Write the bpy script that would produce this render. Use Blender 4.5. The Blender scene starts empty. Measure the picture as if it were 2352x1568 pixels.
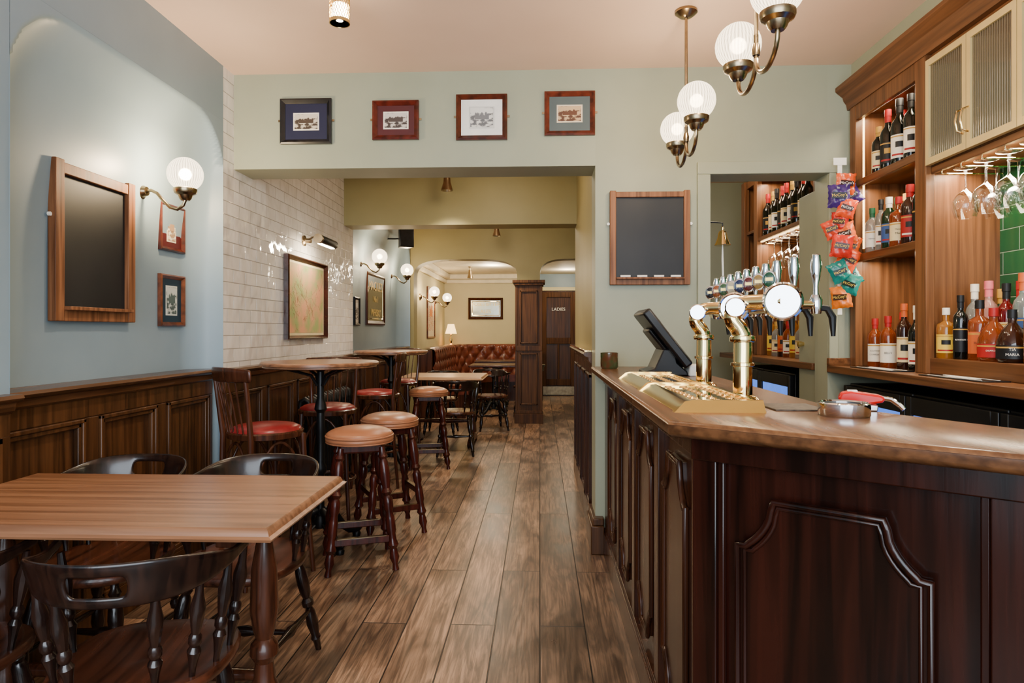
import bpy, math, random, bmesh
from mathutils import Vector as V, Matrix as Mx
random.seed(4)
PI=math.pi
def lin(c):
    o=[]
    for x in c:
        x=x/255.0
        o.append(x/12.92 if x<=0.04045 else ((x+0.055)/1.055)**2.4)
    return (o[0],o[1],o[2],1.0)
# ---------------------------------------------------------------- geometry builder
class G:
    def __init__(s): s.v=[]; s.f=[]; s.M=Mx.Identity(4)
    def add(s,vs,fs):
        n=len(s.v)
        s.v+=[tuple(s.M@V(p)) for p in vs]; s.f+=[tuple(i+n for i in f) for f in fs]
        return s
    def box(s,x0,x1,y0,y1,z0,z1):
        vs=[(x0,y0,z0),(x1,y0,z0),(x1,y1,z0),(x0,y1,z0),(x0,y0,z1),(x1,y0,z1),(x1,y1,z1),(x0,y1,z1)]
        return s.add(vs,[(0,3,2,1),(4,5,6,7),(0,1,5,4),(1,2,6,5),(2,3,7,6),(3,0,4,7)])
    def lathe(s,prof,c=(0,0,0),d=(0,0,1),seg=20):
        q=V((0,0,1)).rotation_difference(V(d).normalized()); c=V(c)
        vs=[];fs=[]
        for r,z in prof:
            for i in range(seg):
                a=2*PI*i/seg
                vs.append(c+q@V((r*math.cos(a),r*math.sin(a),z)))
        for j in range(len(prof)-1):
            for i in range(seg):
                k=(i+1)%seg
                fs.append((j*seg+i,j*seg+k,(j+1)*seg+k,(j+1)*seg+i))
        if prof[0][0]>1e-5: fs.append(tuple(reversed(range(seg))))
        if prof[-1][0]>1e-5: fs.append(tuple((len(prof)-1)*seg+i for i in range(seg)))
        return s.add(vs,fs)
    def turned(s,p0,p1,prof,seg=12):
        p0=V(p0);p1=V(p1);L=(p1-p0).length
        return s.lathe([(r,t*L) for t,r in prof],p0,p1-p0,seg)
    def tube(s,pts,r,seg=8,closed=False):
        pts=[V(p) for p in pts]; n=len(pts)
        rs=r if isinstance(r,(list,tuple)) else [r]*n
        def tan(i):
            if closed: a=pts[(i+1)%n]-pts[i]; b=pts[i]-pts[i-1]
            else:
                a=pts[min(i+1,n-1)]-pts[min(i,n-2)]; b=pts[max(i,1)]-pts[max(i-1,0)]
            return (a.normalized()+b.normalized()).normalized()
        t0=tan(0); up=V((0,0,1)) if abs(t0.z)<.9 else V((1,0,0))
        nrm=t0.cross(up).normalized(); vs=[];fs=[]
        pt=t0
        for i in range(n):
            t=tan(i)
            nrm=pt.rotation_difference(t)@nrm; nrm=(nrm-t*nrm.dot(t)).normalized(); pt=t
            b=t.cross(nrm)
            for k in range(seg):
                a=2*PI*k/seg
                vs.append(pts[i]+(nrm*math.cos(a)+b*math.sin(a))*rs[i])
        m=n if closed else n-1
        for j in range(m):
            j2=(j+1)%n
            for i in range(seg):
                k=(i+1)%seg
                fs.append((j*seg+i,j*seg+k,j2*seg+k,j2*seg+i))
        if not closed:
            fs.append(tuple(reversed(range(seg)))); fs.append(tuple((n-1)*seg+i for i in range(seg)))
        return s.add(vs,fs)
    def prism(s,poly,h0,h1,plane='xy'):
        n=len(poly)
        def m(a,b,h):
            return {'xy':(a,b,h),'yz':(h,a,b),'xz':(a,h,b)}[plane]
        vs=[m(a,b,h0) for a,b in poly]+[m(a,b,h1) for a,b in poly]
        fs=[tuple(reversed(range(n))),tuple(range(n,2*n))]+[(i,(i+1)%n,n+(i+1)%n,n+i) for i in range(n)]
        return s.add(vs,fs)
    def frame(s,w,h,t,d,y0=0.0):
        pr=[(0,0),(0,-d),(.35*t,-d*1.25),(.7*t,-d*.8),(t,-d*.45),(t,0)]
        cs=[(-1,-1),(1,-1),(1,1),(-1,1)]; vs=[];fs=[];m=len(pr)
        for cx,cz in cs:
            for a,b in pr: vs.append((cx*(w/2-a),y0+b,cz*(h/2-a)))
        for i in range(4):
            j=(i+1)%4
            for k in range(m):
                l=(k+1)%m
                fs.append((i*m+k,j*m+k,j*m+l,i*m+l))
        return s.add(vs,fs)
COL=bpy.context.scene.collection
def mk(name,g,mat,parent=None,label=None,cat=None,bevel=0,sub=0,solid=0,kind=None,group=None,ang=35,loc=None,rot=0):
    vs=g.v
    off=V((0,0,0))
    if parent is None and loc is None:
        xs=[p[0] for p in vs];ys=[p[1] for p in vs];zs=[p[2] for p in vs]
        off=V(((min(xs)+max(xs))/2,(min(ys)+max(ys))/2,min(zs)))
        vs=[(p[0]-off.x,p[1]-off.y,p[2]-off.z) for p in vs]
    me=bpy.data.meshes.new(name); me.from_pydata(vs,[],g.f); me.update()
    bm=bmesh.new(); bm.from_mesh(me); bmesh.ops.recalc_face_normals(bm,faces=bm.faces); bm.to_mesh(me); bm.free()
    me.polygons.foreach_set('use_smooth',[True]*len(me.polygons))
    try: me.set_sharp_from_angle(angle=math.radians(ang))
    except Exception: pass
    me.materials.append(mat)
    o=bpy.data.objects.new(name,me); COL.objects.link(o)
    if parent: o.parent=parent
    else: o.location=loc if loc is not None else off; o.rotation_euler=(0,0,rot)
    if solid:
        m=o.modifiers.new('s','SOLIDIFY'); m.thickness=solid; m.offset=0
    if bevel:
        m=o.modifiers.new('b','BEVEL'); m.width=bevel; m.segments=2; m.limit_method='ANGLE'; m.angle_limit=.6
    if sub:
        m=o.modifiers.new('u','SUBSURF'); m.levels=sub; m.render_levels=sub
    if label: o['label']=label
    if cat: o['category']=cat
    if kind: o['kind']=kind
    if group: o['group']=group
    return o
def thing(name,label,cat,loc,rot=0,group=None):
    o=bpy.data.objects.new(name,None); COL.objects.link(o); o.empty_display_size=.1
    o.location=loc; o.rotation_euler=(0,0,rot)
    o['label']=label;o['category']=cat
    if group:o['group']=group
    return o
def dup(root,loc,rot=None,label=None,scale=None):
    def cp(o,par):
        n=o.copy(); COL.objects.link(n)
        if par is not None: n.parent=par
        for c in list(o.children): cp(c,n)
        return n
    r=cp(root,None); r.location=loc
    if rot is not None: r.rotation_euler=(0,0,rot)
    if scale: r.scale=scale
    if label: r['label']=label
    return r
def S(name,g,mat,bevel=0,ang=35):
    return mk(name,g,mat,kind='structure',bevel=bevel,ang=ang)
# ---------------------------------------------------------------- materials
def base(name):
    m=bpy.data.materials.new(name); m.use_nodes=True
    nt=m.node_tree; b=nt.nodes['Principled BSDF']
    return m,nt,b
def mat(name,c1,c2=None,rough=.5,metal=0,sc=(8,8,8),ns=1.0,bump=0.0,coat=0,trans=0,emis=None,es=0,ior=1.45,det=4,lo=.35,hi=.65,alpha=1,rvar=0,dist=0,spec=.4,mrot=0):
    m,nt,b=base(name)
    b.inputs['Roughness'].default_value=rough; b.inputs['Metallic'].default_value=metal
    b.inputs['Specular IOR Level'].default_value=spec
    b.inputs['Coat Weight'].default_value=coat; b.inputs['Coat Roughness'].default_value=.12
    b.inputs['Transmission Weight'].default_value=trans; b.inputs['IOR'].default_value=ior
    b.inputs['Alpha'].default_value=alpha
    if emis: b.inputs['Emission Color'].default_value=lin(emis); b.inputs['Emission Strength'].default_value=es
    tc=nt.nodes.new('ShaderNodeTexCoord'); mp=nt.nodes.new('ShaderNodeMapping'); mp.inputs['Scale'].default_value=sc
    nz=nt.nodes.new('ShaderNodeTexNoise'); nz.inputs['Scale'].default_value=ns; nz.inputs['Detail'].default_value=det; nz.inputs['Distortion'].default_value=dist
    nt.links.new(tc.outputs['Object'],mp.inputs[0]); nt.links.new(mp.outputs[0],nz.inputs['Vector'])
    cr=nt.nodes.new('ShaderNodeValToRGB'); e=cr.color_ramp.elements
    e[0].position=lo; e[0].color=lin(c1); e[1].position=hi; e[1].color=lin(c2 or tuple(min(255,x*1.06) for x in c1))
    nt.links.new(nz.outputs['Fac'],cr.inputs[0]); nt.links.new(cr.outputs[0],b.inputs['Base Color'])
    if bump:
        bp=nt.nodes.new('ShaderNodeBump'); bp.inputs['Strength'].default_value=bump; bp.inputs['Distance'].default_value=.004
        nt.links.new(nz.outputs['Fac'],bp.inputs['Height']); nt.links.new(bp.outputs[0],b.inputs['Normal'])
    if rvar:
        mr=nt.nodes.new('ShaderNodeMapRange'); mr.inputs[3].default_value=rough-rvar; mr.inputs[4].default_value=rough+rvar
        nt.links.new(nz.outputs['Fac'],mr.inputs[0]); nt.links.new(mr.outputs[0],b.inputs['Roughness'])
    return m
def wood(name,c1,c2,axis='y',rough=.35,coat=.2,k=1.0,bump=.12,dist=.5,spec=.28,rvar=.05,lg=2.0):
    sc={'x':(lg*k,48*k,48*k),'y':(48*k,lg*k,48*k),'z':(48*k,48*k,lg*k)}[axis]
    return mat(name,c1,c2,rough=rough,sc=sc,ns=1.0,bump=bump,coat=coat*.35,det=7,rvar=rvar,dist=dist,spec=spec)
def bricks(name,c1,c2,mortar,bw,bh,ms,plane,rough,bumpd,wav=0.0,grain=False,off=.5,spec=.5,nsc=10):
    m,nt,b=base(name); N=nt.nodes; L=nt.links
    b.inputs['Roughness'].default_value=rough; b.inputs['Specular IOR Level'].default_value=spec
    sp=N.new('ShaderNodeSeparateXYZ'); cb=N.new('ShaderNodeCombineXYZ')
    geo=N.new('ShaderNodeNewGeometry')
    L.new(geo.outputs['Position'],sp.inputs[0])
    a,c={'yz':('Y','Z'),'yx':('Y','X'),'xz':('X','Z')}[plane]
    L.new(sp.outputs[a],cb.inputs[0]); L.new(sp.outputs[c],cb.inputs[1])
    bk=N.new('ShaderNodeTexBrick'); bk.inputs['Scale'].default_value=1; bk.inputs['Brick Width'].default_value=bw
    bk.inputs['Row Height'].default_value=bh; bk.inputs['Mortar Size'].default_value=ms; bk.inputs['Mortar Smooth'].default_value=.6
    bk.inputs['Color1'].default_value=lin(c1); bk.inputs['Color2'].default_value=lin(c2); bk.inputs['Mortar'].default_value=lin(mortar)
    bk.offset=off; L.new(cb.outputs[0],bk.inputs['Vector'])
    colr=bk.outputs['Color']
    inv=N.new('ShaderNodeMath'); inv.operation='SUBTRACT'; inv.inputs[0].default_value=1; L.new(bk.outputs['Fac'],inv.inputs[1])
    height=inv.outputs[0]
    nz=N.new('ShaderNodeTexNoise'); mp=N.new('ShaderNodeMapping'); L.new(geo.outputs['Position'],mp.inputs[0]); 
    L.new(mp.outputs[0],nz.inputs['Vector'])
    def ramp(src,p0,c0_,p1,c1_):
        cr=N.new('ShaderNodeValToRGB'); e=cr.color_ramp.elements; e[0].position=p0; e[0].color=c0_; e[1].position=p1; e[1].color=c1_; L.new(src,cr.inputs[0]); return cr.outputs[0]
    def mul(a_,b_,f):
        mx=N.new('ShaderNodeMix'); mx.data_type='RGBA'; mx.blend_type='MULTIPLY'; mx.inputs[0].default_value=f; L.new(a_,mx.inputs[6]); L.new(b_,mx.inputs[7]); return mx.outputs[2]
    def off_noise(scale,add,det,dist,nscale=1.0):
        n_=N.new('ShaderNodeTexNoise'); n_.inputs['Scale'].default_value=nscale; n_.inputs['Detail'].default_value=det; n_.inputs['Distortion'].default_value=dist
        m_=N.new('ShaderNodeMapping'); m_.inputs['Scale'].default_value=scale; L.new(geo.outputs['Position'],m_.inputs[0])
        a_=N.new('ShaderNodeVectorMath'); a_.operation='MULTIPLY_ADD'; L.new(bk.outputs['Color'],a_.inputs[0]); a_.inputs[1].default_value=(add,add,add); L.new(m_.outputs[0],a_.inputs[2]); L.new(a_.outputs[0],n_.inputs['Vector']); return n_.outputs['Fac']
    if grain:
        f1=off_noise((16,1.6,1),60,10,2.8); f2=off_noise((140,5.0,1),60,4,.2); f3=off_noise((1.9,.9,1),30,6,.6,2.6)
        kn=N.new('ShaderNodeTexVoronoi'); kn.inputs['Scale'].default_value=1.0; mk_=N.new('ShaderNodeMapping'); mk_.inputs['Scale'].default_value=(4.6,2.1,1); L.new(geo.outputs['Position'],mk_.inputs[0]); L.new(mk_.outputs[0],kn.inputs['Vector'])
        c_=mul(colr,ramp(f1,.40,(.34,.30,.28,1),.56,(1.1,1.09,1.08,1)),.75)
        c_=mul(c_,ramp(f2,.42,(.5,.47,.45,1),.55,(1.08,1.08,1.08,1)),.75)
        c_=mul(c_,ramp(f3,.38,(.42,.40,.39,1),.60,(1.28,1.26,1.25,1)),.9)
        c_=mul(c_,ramp(kn.outputs['Distance'],.03,(.2,.16,.13,1),.13,(1,1,1,1)),.9)
        # dark joint lines
        c_=mul(c_,ramp(bk.outputs['Fac'],.1,(1,1,1,1),.7,(.18,.15,.13,1)),1.0)
        colr=c_; nzf=f1
        mr=N.new('ShaderNodeMapRange'); mr.inputs[3].default_value=rough-.10; mr.inputs[4].default_value=rough+.14; L.new(f3,mr.inputs[0]); L.new(mr.outputs[0],b.inputs['Roughness'])
    else:
        nz.inputs['Scale'].default_value=nsc; nz.inputs['Detail'].default_value=1.5; nzf=nz.outputs['Fac']
    L.new(colr,b.inputs['Base Color'])
    hh=N.new('ShaderNodeMath'); hh.operation='MULTIPLY_ADD'; L.new(nzf,hh.inputs[0]); hh.inputs[1].default_value=wav; L.new(height,hh.inputs[2])
    bp=N.new('ShaderNodeBump'); bp.inputs['Distance'].default_value=bumpd; bp.inputs['Strength'].default_value=1
    L.new(hh.outputs[0],bp.inputs['Height']); L.new(bp.outputs[0],b.inputs['Normal'])
    return m
def globe_mat(name,col,es):
    m=bpy.data.materials.new(name); m.use_nodes=True; nt=m.node_tree; N=nt.nodes; L=nt.links
    for n in list(N): N.remove(n)
    out=N.new('ShaderNodeOutputMaterial'); em=N.new('ShaderNodeEmission'); tr=N.new('ShaderNodeBsdfTransparent'); mx=N.new('ShaderNodeMixShader')
    gl=N.new('ShaderNodeBsdfGlossy'); gl.inputs['Roughness'].default_value=.1; mg=N.new('ShaderNodeMixShader'); mg.inputs[0].default_value=.05
    em.inputs[0].default_value=lin(col)
    tc=N.new('ShaderNodeTexCoord'); sp=N.new('ShaderNodeSeparateXYZ'); L.new(tc.outputs['Object'],sp.inputs[0])
    at=N.new('ShaderNodeMath'); at.operation='ARCTAN2'; L.new(sp.outputs[0],at.inputs[0]); L.new(sp.outputs[1],at.inputs[1])
    mu=N.new('ShaderNodeMath'); mu.operation='MULTIPLY'; mu.inputs[1].default_value=40; L.new(at.outputs[0],mu.inputs[0])
    si=N.new('ShaderNodeMath'); si.operation='SINE'; L.new(mu.outputs[0],si.inputs[0])
    mr=N.new('ShaderNodeMapRange'); mr.inputs[1].default_value=-1; mr.inputs[2].default_value=1; mr.inputs[3].default_value=es*.3; mr.inputs[4].default_value=es
    L.new(si.outputs[0],mr.inputs[0]); L.new(mr.outputs[0],em.inputs[1])
    mx.inputs[0].default_value=.5; L.new(tr.outputs[0],mx.inputs[1]); L.new(em.outputs[0],mx.inputs[2])
    L.new(mx.outputs[0],mg.inputs[1]); L.new(gl.outputs[0],mg.inputs[2]); L.new(mg.outputs[0],out.inputs[0])
    return m
def thinglass(name,col=(255,255,255),k=1.0):
    m=bpy.data.materials.new(name); m.use_nodes=True; nt=m.node_tree; N=nt.nodes; L=nt.links
    for n in list(N): N.remove(n)
    out=N.new('ShaderNodeOutputMaterial'); tr=N.new('ShaderNodeBsdfTransparent'); tr.inputs[0].default_value=lin(col)
    gl=N.new('ShaderNodeBsdfGlossy'); gl.inputs['Roughness'].default_value=.02
    fr=N.new('ShaderNodeLayerWeight'); fr.inputs[0].default_value=.35
    mu=N.new('ShaderNodeMath'); mu.operation='MULTIPLY_ADD'; mu.inputs[1].default_value=.5*k; mu.inputs[2].default_value=.03; L.new(fr.outputs['Fresnel'],mu.inputs[0]); mu.use_clamp=True
    mx=N.new('ShaderNodeMixShader'); L.new(mu.outputs[0],mx.inputs[0]); L.new(tr.outputs[0],mx.inputs[1]); L.new(gl.outputs[0],mx.inputs[2]); L.new(mx.outputs[0],out.inputs[0])
    return m
def reeded(name):
    m,nt,b=base(name); N=nt.nodes; L=nt.links; b.inputs['Roughness'].default_value=.14; b.inputs['Coat Weight'].default_value=.5
    geo=N.new('ShaderNodeNewGeometry'); sp=N.new('ShaderNodeSeparateXYZ'); L.new(geo.outputs['Position'],sp.inputs[0])
    mu=N.new('ShaderNodeMath'); mu.operation='MULTIPLY'; mu.inputs[1].default_value=2*PI/.0135; L.new(sp.outputs[1],mu.inputs[0])
    si=N.new('ShaderNodeMath'); si.operation='SINE'; L.new(mu.outputs[0],si.inputs[0])
    mr=N.new('ShaderNodeMapRange'); mr.inputs[1].default_value=-1; L.new(si.outputs[0],mr.inputs[0])
    cr=N.new('ShaderNodeValToRGB'); e=cr.color_ramp.elements; e[0].color=lin((54,50,42)); e[1].color=lin((98,90,74)); L.new(mr.outputs[0],cr.inputs[0]); L.new(cr.outputs[0],b.inputs['Base Color'])
    bp=N.new('ShaderNodeBump'); bp.inputs['Distance'].default_value=.003; L.new(mr.outputs[0],bp.inputs['Height']); L.new(bp.outputs[0],b.inputs['Normal'])
    return m
SAGE=mat('sage_paint',(146,150,128),(151,155,133),rough=.5,sc=(3,3,3),bump=.05)
BLUE=mat('blue_grey_daylight_paint',(128,147,158),(133,152,163),rough=.38,sc=(3,3,3),bump=.05)  # blue cast of the window daylight is put into this wall colour
OLIVE=mat('olive_paint',(144,134,88),(150,140,94),rough=.5,sc=(3,3,3),bump=.05)
CREAM=mat('cream_paint',(196,186,146),(202,192,152),rough=.55,sc=(3,3,3))
CEIL=mat('ceiling_paint',(228,196,174),(232,201,179),rough=.6,sc=(2,2,2),bump=.05)
CEILW=mat('white_ceiling_paint',(224,214,190),rough=.7)
FLOOR=bricks('oak_boards',(106,84,66),(156,124,98),(30,20,14),1.7,.19,.0032,'yx',.31,.0022,wav=.3,grain=True,off=.37,spec=.6)
TILE=bricks('white_metro_tile',(224,219,212),(236,232,226),(188,182,174),.152,.0765,.0024,'yz',.04,.011,wav=1.1,spec=1.0,nsc=8)
GTILE=bricks('green_tile',(8,62,32),(12,80,44),(130,150,130),.2,.1,.003,'yz',.05,.004,wav=.5,spec=.8)
PANEL=wood('panel_oak',(50,30,16),(86,54,30),'z',rough=.3,k=.8)
PANELY=wood('rail_oak',(56,34,19),(92,60,36),'y',rough=.26,k=.8)
PIL=wood('pillar_oak',(58,35,18),(92,60,34),'z',rough=.4,k=.8,spec=.15,coat=0)
BARW=wood('dark_mahogany',(14,5,3),(42,15,8),'z',rough=.2,coat=.3,k=.5,spec=.3,dist=.8)
BARL=wood('bar_side_oak',(38,18,9),(66,35,20),'z',rough=.26,coat=.3,k=.7)
CTR=wood('counter_oak',(84,51,28),(116,75,44),'y',rough=.27,coat=.0,k=1.2,bump=.0,dist=.0,spec=.5,rvar=0,lg=.5)
CTRE=wood('counter_edge_oak',(60,36,19),(92,58,33),'x',rough=.3,coat=.0,k=1.2,bump=.0,dist=.0,spec=.4,rvar=0,lg=1.0)
BACKW=wood('backbar_oak',(84,52,29),(122,80,48),'z',rough=.38,k=.8)
BACKY=wood('backbar_oak_long',(76,46,25),(112,72,42),'y',rough=.36,k=.8)
TABW=wood('table_oak',(102,66,43),(144,100,70),'x',rough=.3,coat=.2,k=1.0,spec=.5,dist=.2,rvar=.02,lg=1.4)
TABP=wood('pale_table',(164,124,90),(190,150,114),'x',rough=.3,coat=.3,k=.8)
CHW=wood('dark_chair_wood',(17,10,9),(38,22,16),'z',rough=.22,coat=.6,k=1,spec=.4)
CHS=wood('chair_seat_wood',(40,20,12),(86,46,29),'y',rough=.26,coat=.5,k=.6,spec=.4)
CHB=wood('bentwood',(46,24,14),(78,42,26),'z',rough=.25,coat=.4,k=1)
STW=wood('stool_wood',(42,15,11),(72,28,20),'z',rough=.24,coat=.4,k=1)
FRW=wood('chalk_frame_wood',(92,55,32),(142,94,62),'z',rough=.5,coat=0,k=1)
TAN=mat('tan_leather',(150,96,66),(157,102,71),rough=.32,sc=(9,9,9),bump=.05,spec=.5)
RED=mat('red_leather',(112,28,30),(128,36,36),rough=.3,sc=(20,20,20),bump=.1)
CHEST=mat('oxblood_leather',(86,38,26),(114,56,40),rough=.28,sc=(10,10,10),bump=.1,coat=.15)
IRON=mat('black_iron',(12,13,14),(22,22,24),rough=.4,metal=.3,sc=(30,30,30),bump=.15)
BRASS=mat('polished_brass',(234,206,142),(242,216,154),rough=.07,metal=1,sc=(5,5,5))
TRAYB=mat('tray_brass',(240,204,116),(248,212,126),rough=.15,metal=1,sc=(5,5,5))
ABRASS=mat('antique_brass',(132,114,88),(156,138,108),rough=.26,metal=1,sc=(20,20,20))
CHROME=mat('chrome',(218,218,220),rough=.07,metal=1)
BLACK=mat('black_plastic',(10,10,12),(15,15,17),rough=.35)
SLATE=mat('chalkboard_slate',(22,23,26),(29,30,33),rough=.5,sc=(4,4,4))
WHITE=mat('white_card',(236,234,226),rough=.6)
IVORY=mat('door_cream_metal',(204,180,120),(212,188,128),rough=.38,metal=.15)
POTG=mat('brown_green_glass',(84,44,28),(50,70,40),rough=.08,coat=.6,sc=(20,20,20))
CLEAR=thinglass('clear_glass')
REED=reeded('reeded_glass')
GLOBE=globe_mat('ribbed_globe_glass',(255,230,190),10)
BULB=mat('lit_lamp',(255,240,215),emis=(255,238,205),es=30)
LED=mat('led_strip',(255,220,160),emis=(255,210,145),es=5)
BLUEL=mat('fridge_glow',(70,110,190),(20,30,60),emis=(90,140,255),es=1.2,rough=.2,sc=(6,14,14))
REDP=mat('red_plastic',(196,14,14),rough=.25)
# ================================================================ camera
cam=bpy.data.cameras.new('camera'); co=bpy.data.objects.new('camera',cam); COL.objects.link(co)
co.location=(0,0,1.25); co.rotation_euler=(PI/2,0,math.atan(64/1500)); cam.sensor_width=36; cam.lens=36*1500/2352; cam.shift_y=-24/2352
cam.clip_start=.02; bpy.context.scene.camera=co
# ================================================================ shell
def bx(name,m,*a,bevel=0): return S(name,G().box(*a),m,bevel=bevel)
bx('floor',FLOOR,-2.15,2.3,-1.6,12.95,-.1,0)
bx('ceiling',CEIL,-2.15,2.3,-1.6,3.85,2.74,2.84)
bx('ceiling',CEIL,-2.15,2.3,3.85,9.2,2.66,2.84)
bx('ceiling',CEILW,-2.15,2.3,9.2,12.95,2.36,2.5)
def recess(y0,y1,m,ztop,covew=.95,R=.32,edge=.15):
    ny=int((y1-y0)/.0125); nz=120; z0,z1=1.0,2.43; vs=[];fs=[]
    hy=(y1-y0)/2; yc=(y0+y1)/2
    for i in range(ny+1):
        y=y0+(y1-y0)*i/ny
        for j in range(nz+1):
            z=z0+(z1-z0)*j/nz
            ty=2.42
            ax=abs(y-yc)-(hy-R); az=z-(ty-R)
            if ax>0 and az>0: s=R-math.hypot(ax,az)
            else: s=min(hy-abs(y-yc),ty-z)
            s=max(0,s); a=min(1,s/edge); e=math.sqrt(1-(1-a)**2)
            b=min(1,max(0,ty-z)/covew); c=math.sqrt(1-(1-b)**2)
            vs.append((-1.779-.171*e*c if s>0 else -1.779,y,z))
    for i in range(ny):
        for j in range(nz): k=i*(nz+1)+j; fs.append((k,k+nz+1,k+nz+2,k+1))
    S('wall_left',G().add(vs,fs),m,ang=80)
    bx('wall_left',m,-2.12,-1.96,y0,y1,0,2.43)
    bx('wall_left',m,-2.12,-1.779,y0,y1,2.4305,ztop)
bx('wall_left',BLUE,-2.12,-1.78,-1.6,2.12,0,2.74)
recess(2.12,3.6,BLUE,2.74)
bx('wall_left',BLUE,-2.12,-1.785,3.6,3.64,0,2.74)
bx('wall_left',TILE,-2.12,-1.78,3.602,6.15,0,2.74)
recess(6.15,8.9,BLUE,2.66)
bx('wall_left',CREAM,-2.12,-1.87,8.9,12.75,0,2.36)
bx('wall_back',CREAM,-2.12,-.1,12.75,12.95,0,2.5)
bx('wall_back',BLUE,-.1,2.3,12.75,12.95,0,2.5)
bx('wall_header',SAGE,-1.78,.315,3.73,3.98,2.19,2.74)
S('wall_header',G().box(.315,.957,3.73,3.98,0,2.74),SAGE)
bx('wall_header',SAGE,.957,1.61,3.73,3.9,2.13,2.74)
bx('wall_header',SAGE,1.61,2.3,3.73,3.9,0,2.74)
bx('wall_divider',OLIVE,.33,.5,3.98,5.87,0,2.66)
bx('wall_right',SAGE,1.74,2.3,-.5,3.73,2.6,2.74)
bx('wall_right',SAGE,2.1,2.3,-.5,3.73,0,2.6)
bx('wall_right',SAGE,2.1,2.3,3.9,6.4,0,2.66)
bx('wall_right',SAGE,1.0,2.1,6.3,6.4,0,2.66)
bx('wall_right',SAGE,1.0,1.15,6.4,12.75,0,2.66)
S('trim_1',G().box(.885,.957,3.705,3.73,1.04,2.13).box(1.61,1.66,3.705,3.73,1.04,2.13).box(.885,1.66,3.705,3.73,2.13,2.2),SAGE,bevel=.004)
bx('wall_header',OLIVE,-1.78,.33,5.87,6.12,2.21,2.66)
bx('wall_header',OLIVE,.33,.40,5.87,6.12,0,2.66)
def archwall(xa,xb,xl,xr,spring,top,m,name,y0=8.95,y1=9.2,zt=2.66):
    poly=[(xa,0),(xl,0),(xl,spring)]
    n=20
    for i in range(1,n):
        t=i/n; a=PI*(1-t)
        ca,sa=math.cos(a),math.sin(a)
        px=(xl+xr)/2+(xr-xl)/2*math.copysign(abs(ca)**.62,ca); pz=spring+(top-spring)*abs(sa)**.62
        poly.append((px,pz))
    poly+=[(xr,spring),(xr,0),(xb,0),(xb,zt),(xa,zt)]
    S(name,G().prism(poly,y0,y1,'xz'),m)
archwall(-2.12,-.15,-1.74,-.31,1.98,2.24,OLIVE,'wall_arch')
archwall(-.15,1.0,0.0,.95,1.98,2.24,OLIVE,'wall_arch')
g=G().box(-1.87,-.1,12.62,12.75,2.26,2.36).box(-1.87,-1.74,9.2,12.62,2.26,2.36).box(-1.87,-.1,12.69,12.75,2.18,2.26).box(-1.87,-1.81,9.2,12.69,2.18,2.26)
S('trim_2',g,CEILW,bevel=.02)
# ---------------------------------------------------------------- wainscot
def wains(xf,y0,y1,n,name,m=PANEL,side=1,ztop=1.04,back=None):
    g=G(); s=side
    def b(xa,xb,*r):
        g.box(min(xa,xb),max(xa,xb),*r)
    xb=back if back is not None else xf-.06*s
    b(xb,xf-.018*s,y0,y1,.0,ztop-.03)
    b(xf-.02*s,xf,y0,y1,ztop-.14,ztop-.03); b(xf-.02*s,xf+.012*s,y0,y1,0,.14)
    w=(y1-y0)/n
    for i in range(n+1):
        yy=y0+i*w; b(xf-.02*s,xf,max(y0,yy-.045),min(y1,yy+.045),.14,ztop-.14)
    for i in range(n):
        a,c=y0+i*w+.045,y0+(i+1)*w-.045
        z0,z1=.14,ztop-.14
        for q,(d,e) in enumerate(((.0,.012),(.018,.004))):
            t=.018
            b(xf-.02*s,xf+e*s,a+d,a+d+t,z0+d,z1-d); b(xf-.02*s,xf+e*s,c-d-t,c-d,z0+d,z1-d)
            b(xf-.02*s,xf+e*s,a+d,c-d,z0+d,z0+d+t); b(xf-.02*s,xf+e*s,a+d,c-d,z1-d-t,z1-d)
    S(name,g,m,bevel=.004)
    g=G()
    pr=[(xb,ztop),(xf+.045*s,ztop),(xf+.05*s,ztop-.012),(xf+.04*s,ztop-.024),(xf+.02*s,ztop-.03),(xf+.016*s,ztop-.055),(xf+.004*s,ztop-.065),(xb,ztop-.065)]
    g.prism(pr,y0,y1,'xz'); S(name,g,PANELY)
wains(-1.76,-1.6,2.1,6,'trim_3',back=-1.78)
wains(-1.83,2.1,3.58,3,'trim_4',back=-1.97)
wains(-1.755,3.58,6.17,5,'trim_5',back=-1.79)
wains(-1.83,6.17,8.9,5,'trim_6',back=-1.97)
wains(.315,4.0,5.85,4,'trim_7',side=-1,ztop=1.12,m=BARL,back=.335)
S('trim_7',G().box(.27,.33,4.0,5.85,1.12,1.135),BRASS,bevel=.003)
S('baseboard_pier',G().box(.285,.36,3.66,4.0,0,.16).box(.295,.36,3.67,4.0,.16,.2),PANEL,bevel=.006)
# panelled pillar
g=G().box(-.33,.03,8.86,8.95,0,1.94)
g.box(-.345,.045,8.82,9.22,0,.13); g.box(-.335,.035,8.84,9.22,.13,.17)
g.box(-.35,.05,8.82,9.22,1.87,1.9); g.box(-.37,.07,8.80,9.24,1.9,1.94)
g.box(-.335,-.30,8.85,9.21,.17,1.87); g.box(0,.035,8.85,9.21,.17,1.87)
for z0,z1 in ((.25,.95),(1.08,1.8)):
    for (a,b2,c,d) in ((-.27,-.25,z0,z1),(-.05,-.03,z0,z1)): g.box(a,b2,8.835,8.87,c,d)
    for (c,d) in ((z0,z0+.02),(z1-.02,z1)): g.box(-.27,-.03,8.835,8.87,c,d)
g.box(-.33,.03,8.845,8.87,.98,1.05)
S('trim_8',g,PIL,bevel=.004)
S('door_1',G().box(.02,.70,12.68,12.75,0,2.03),PANEL)
g=G()
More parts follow.
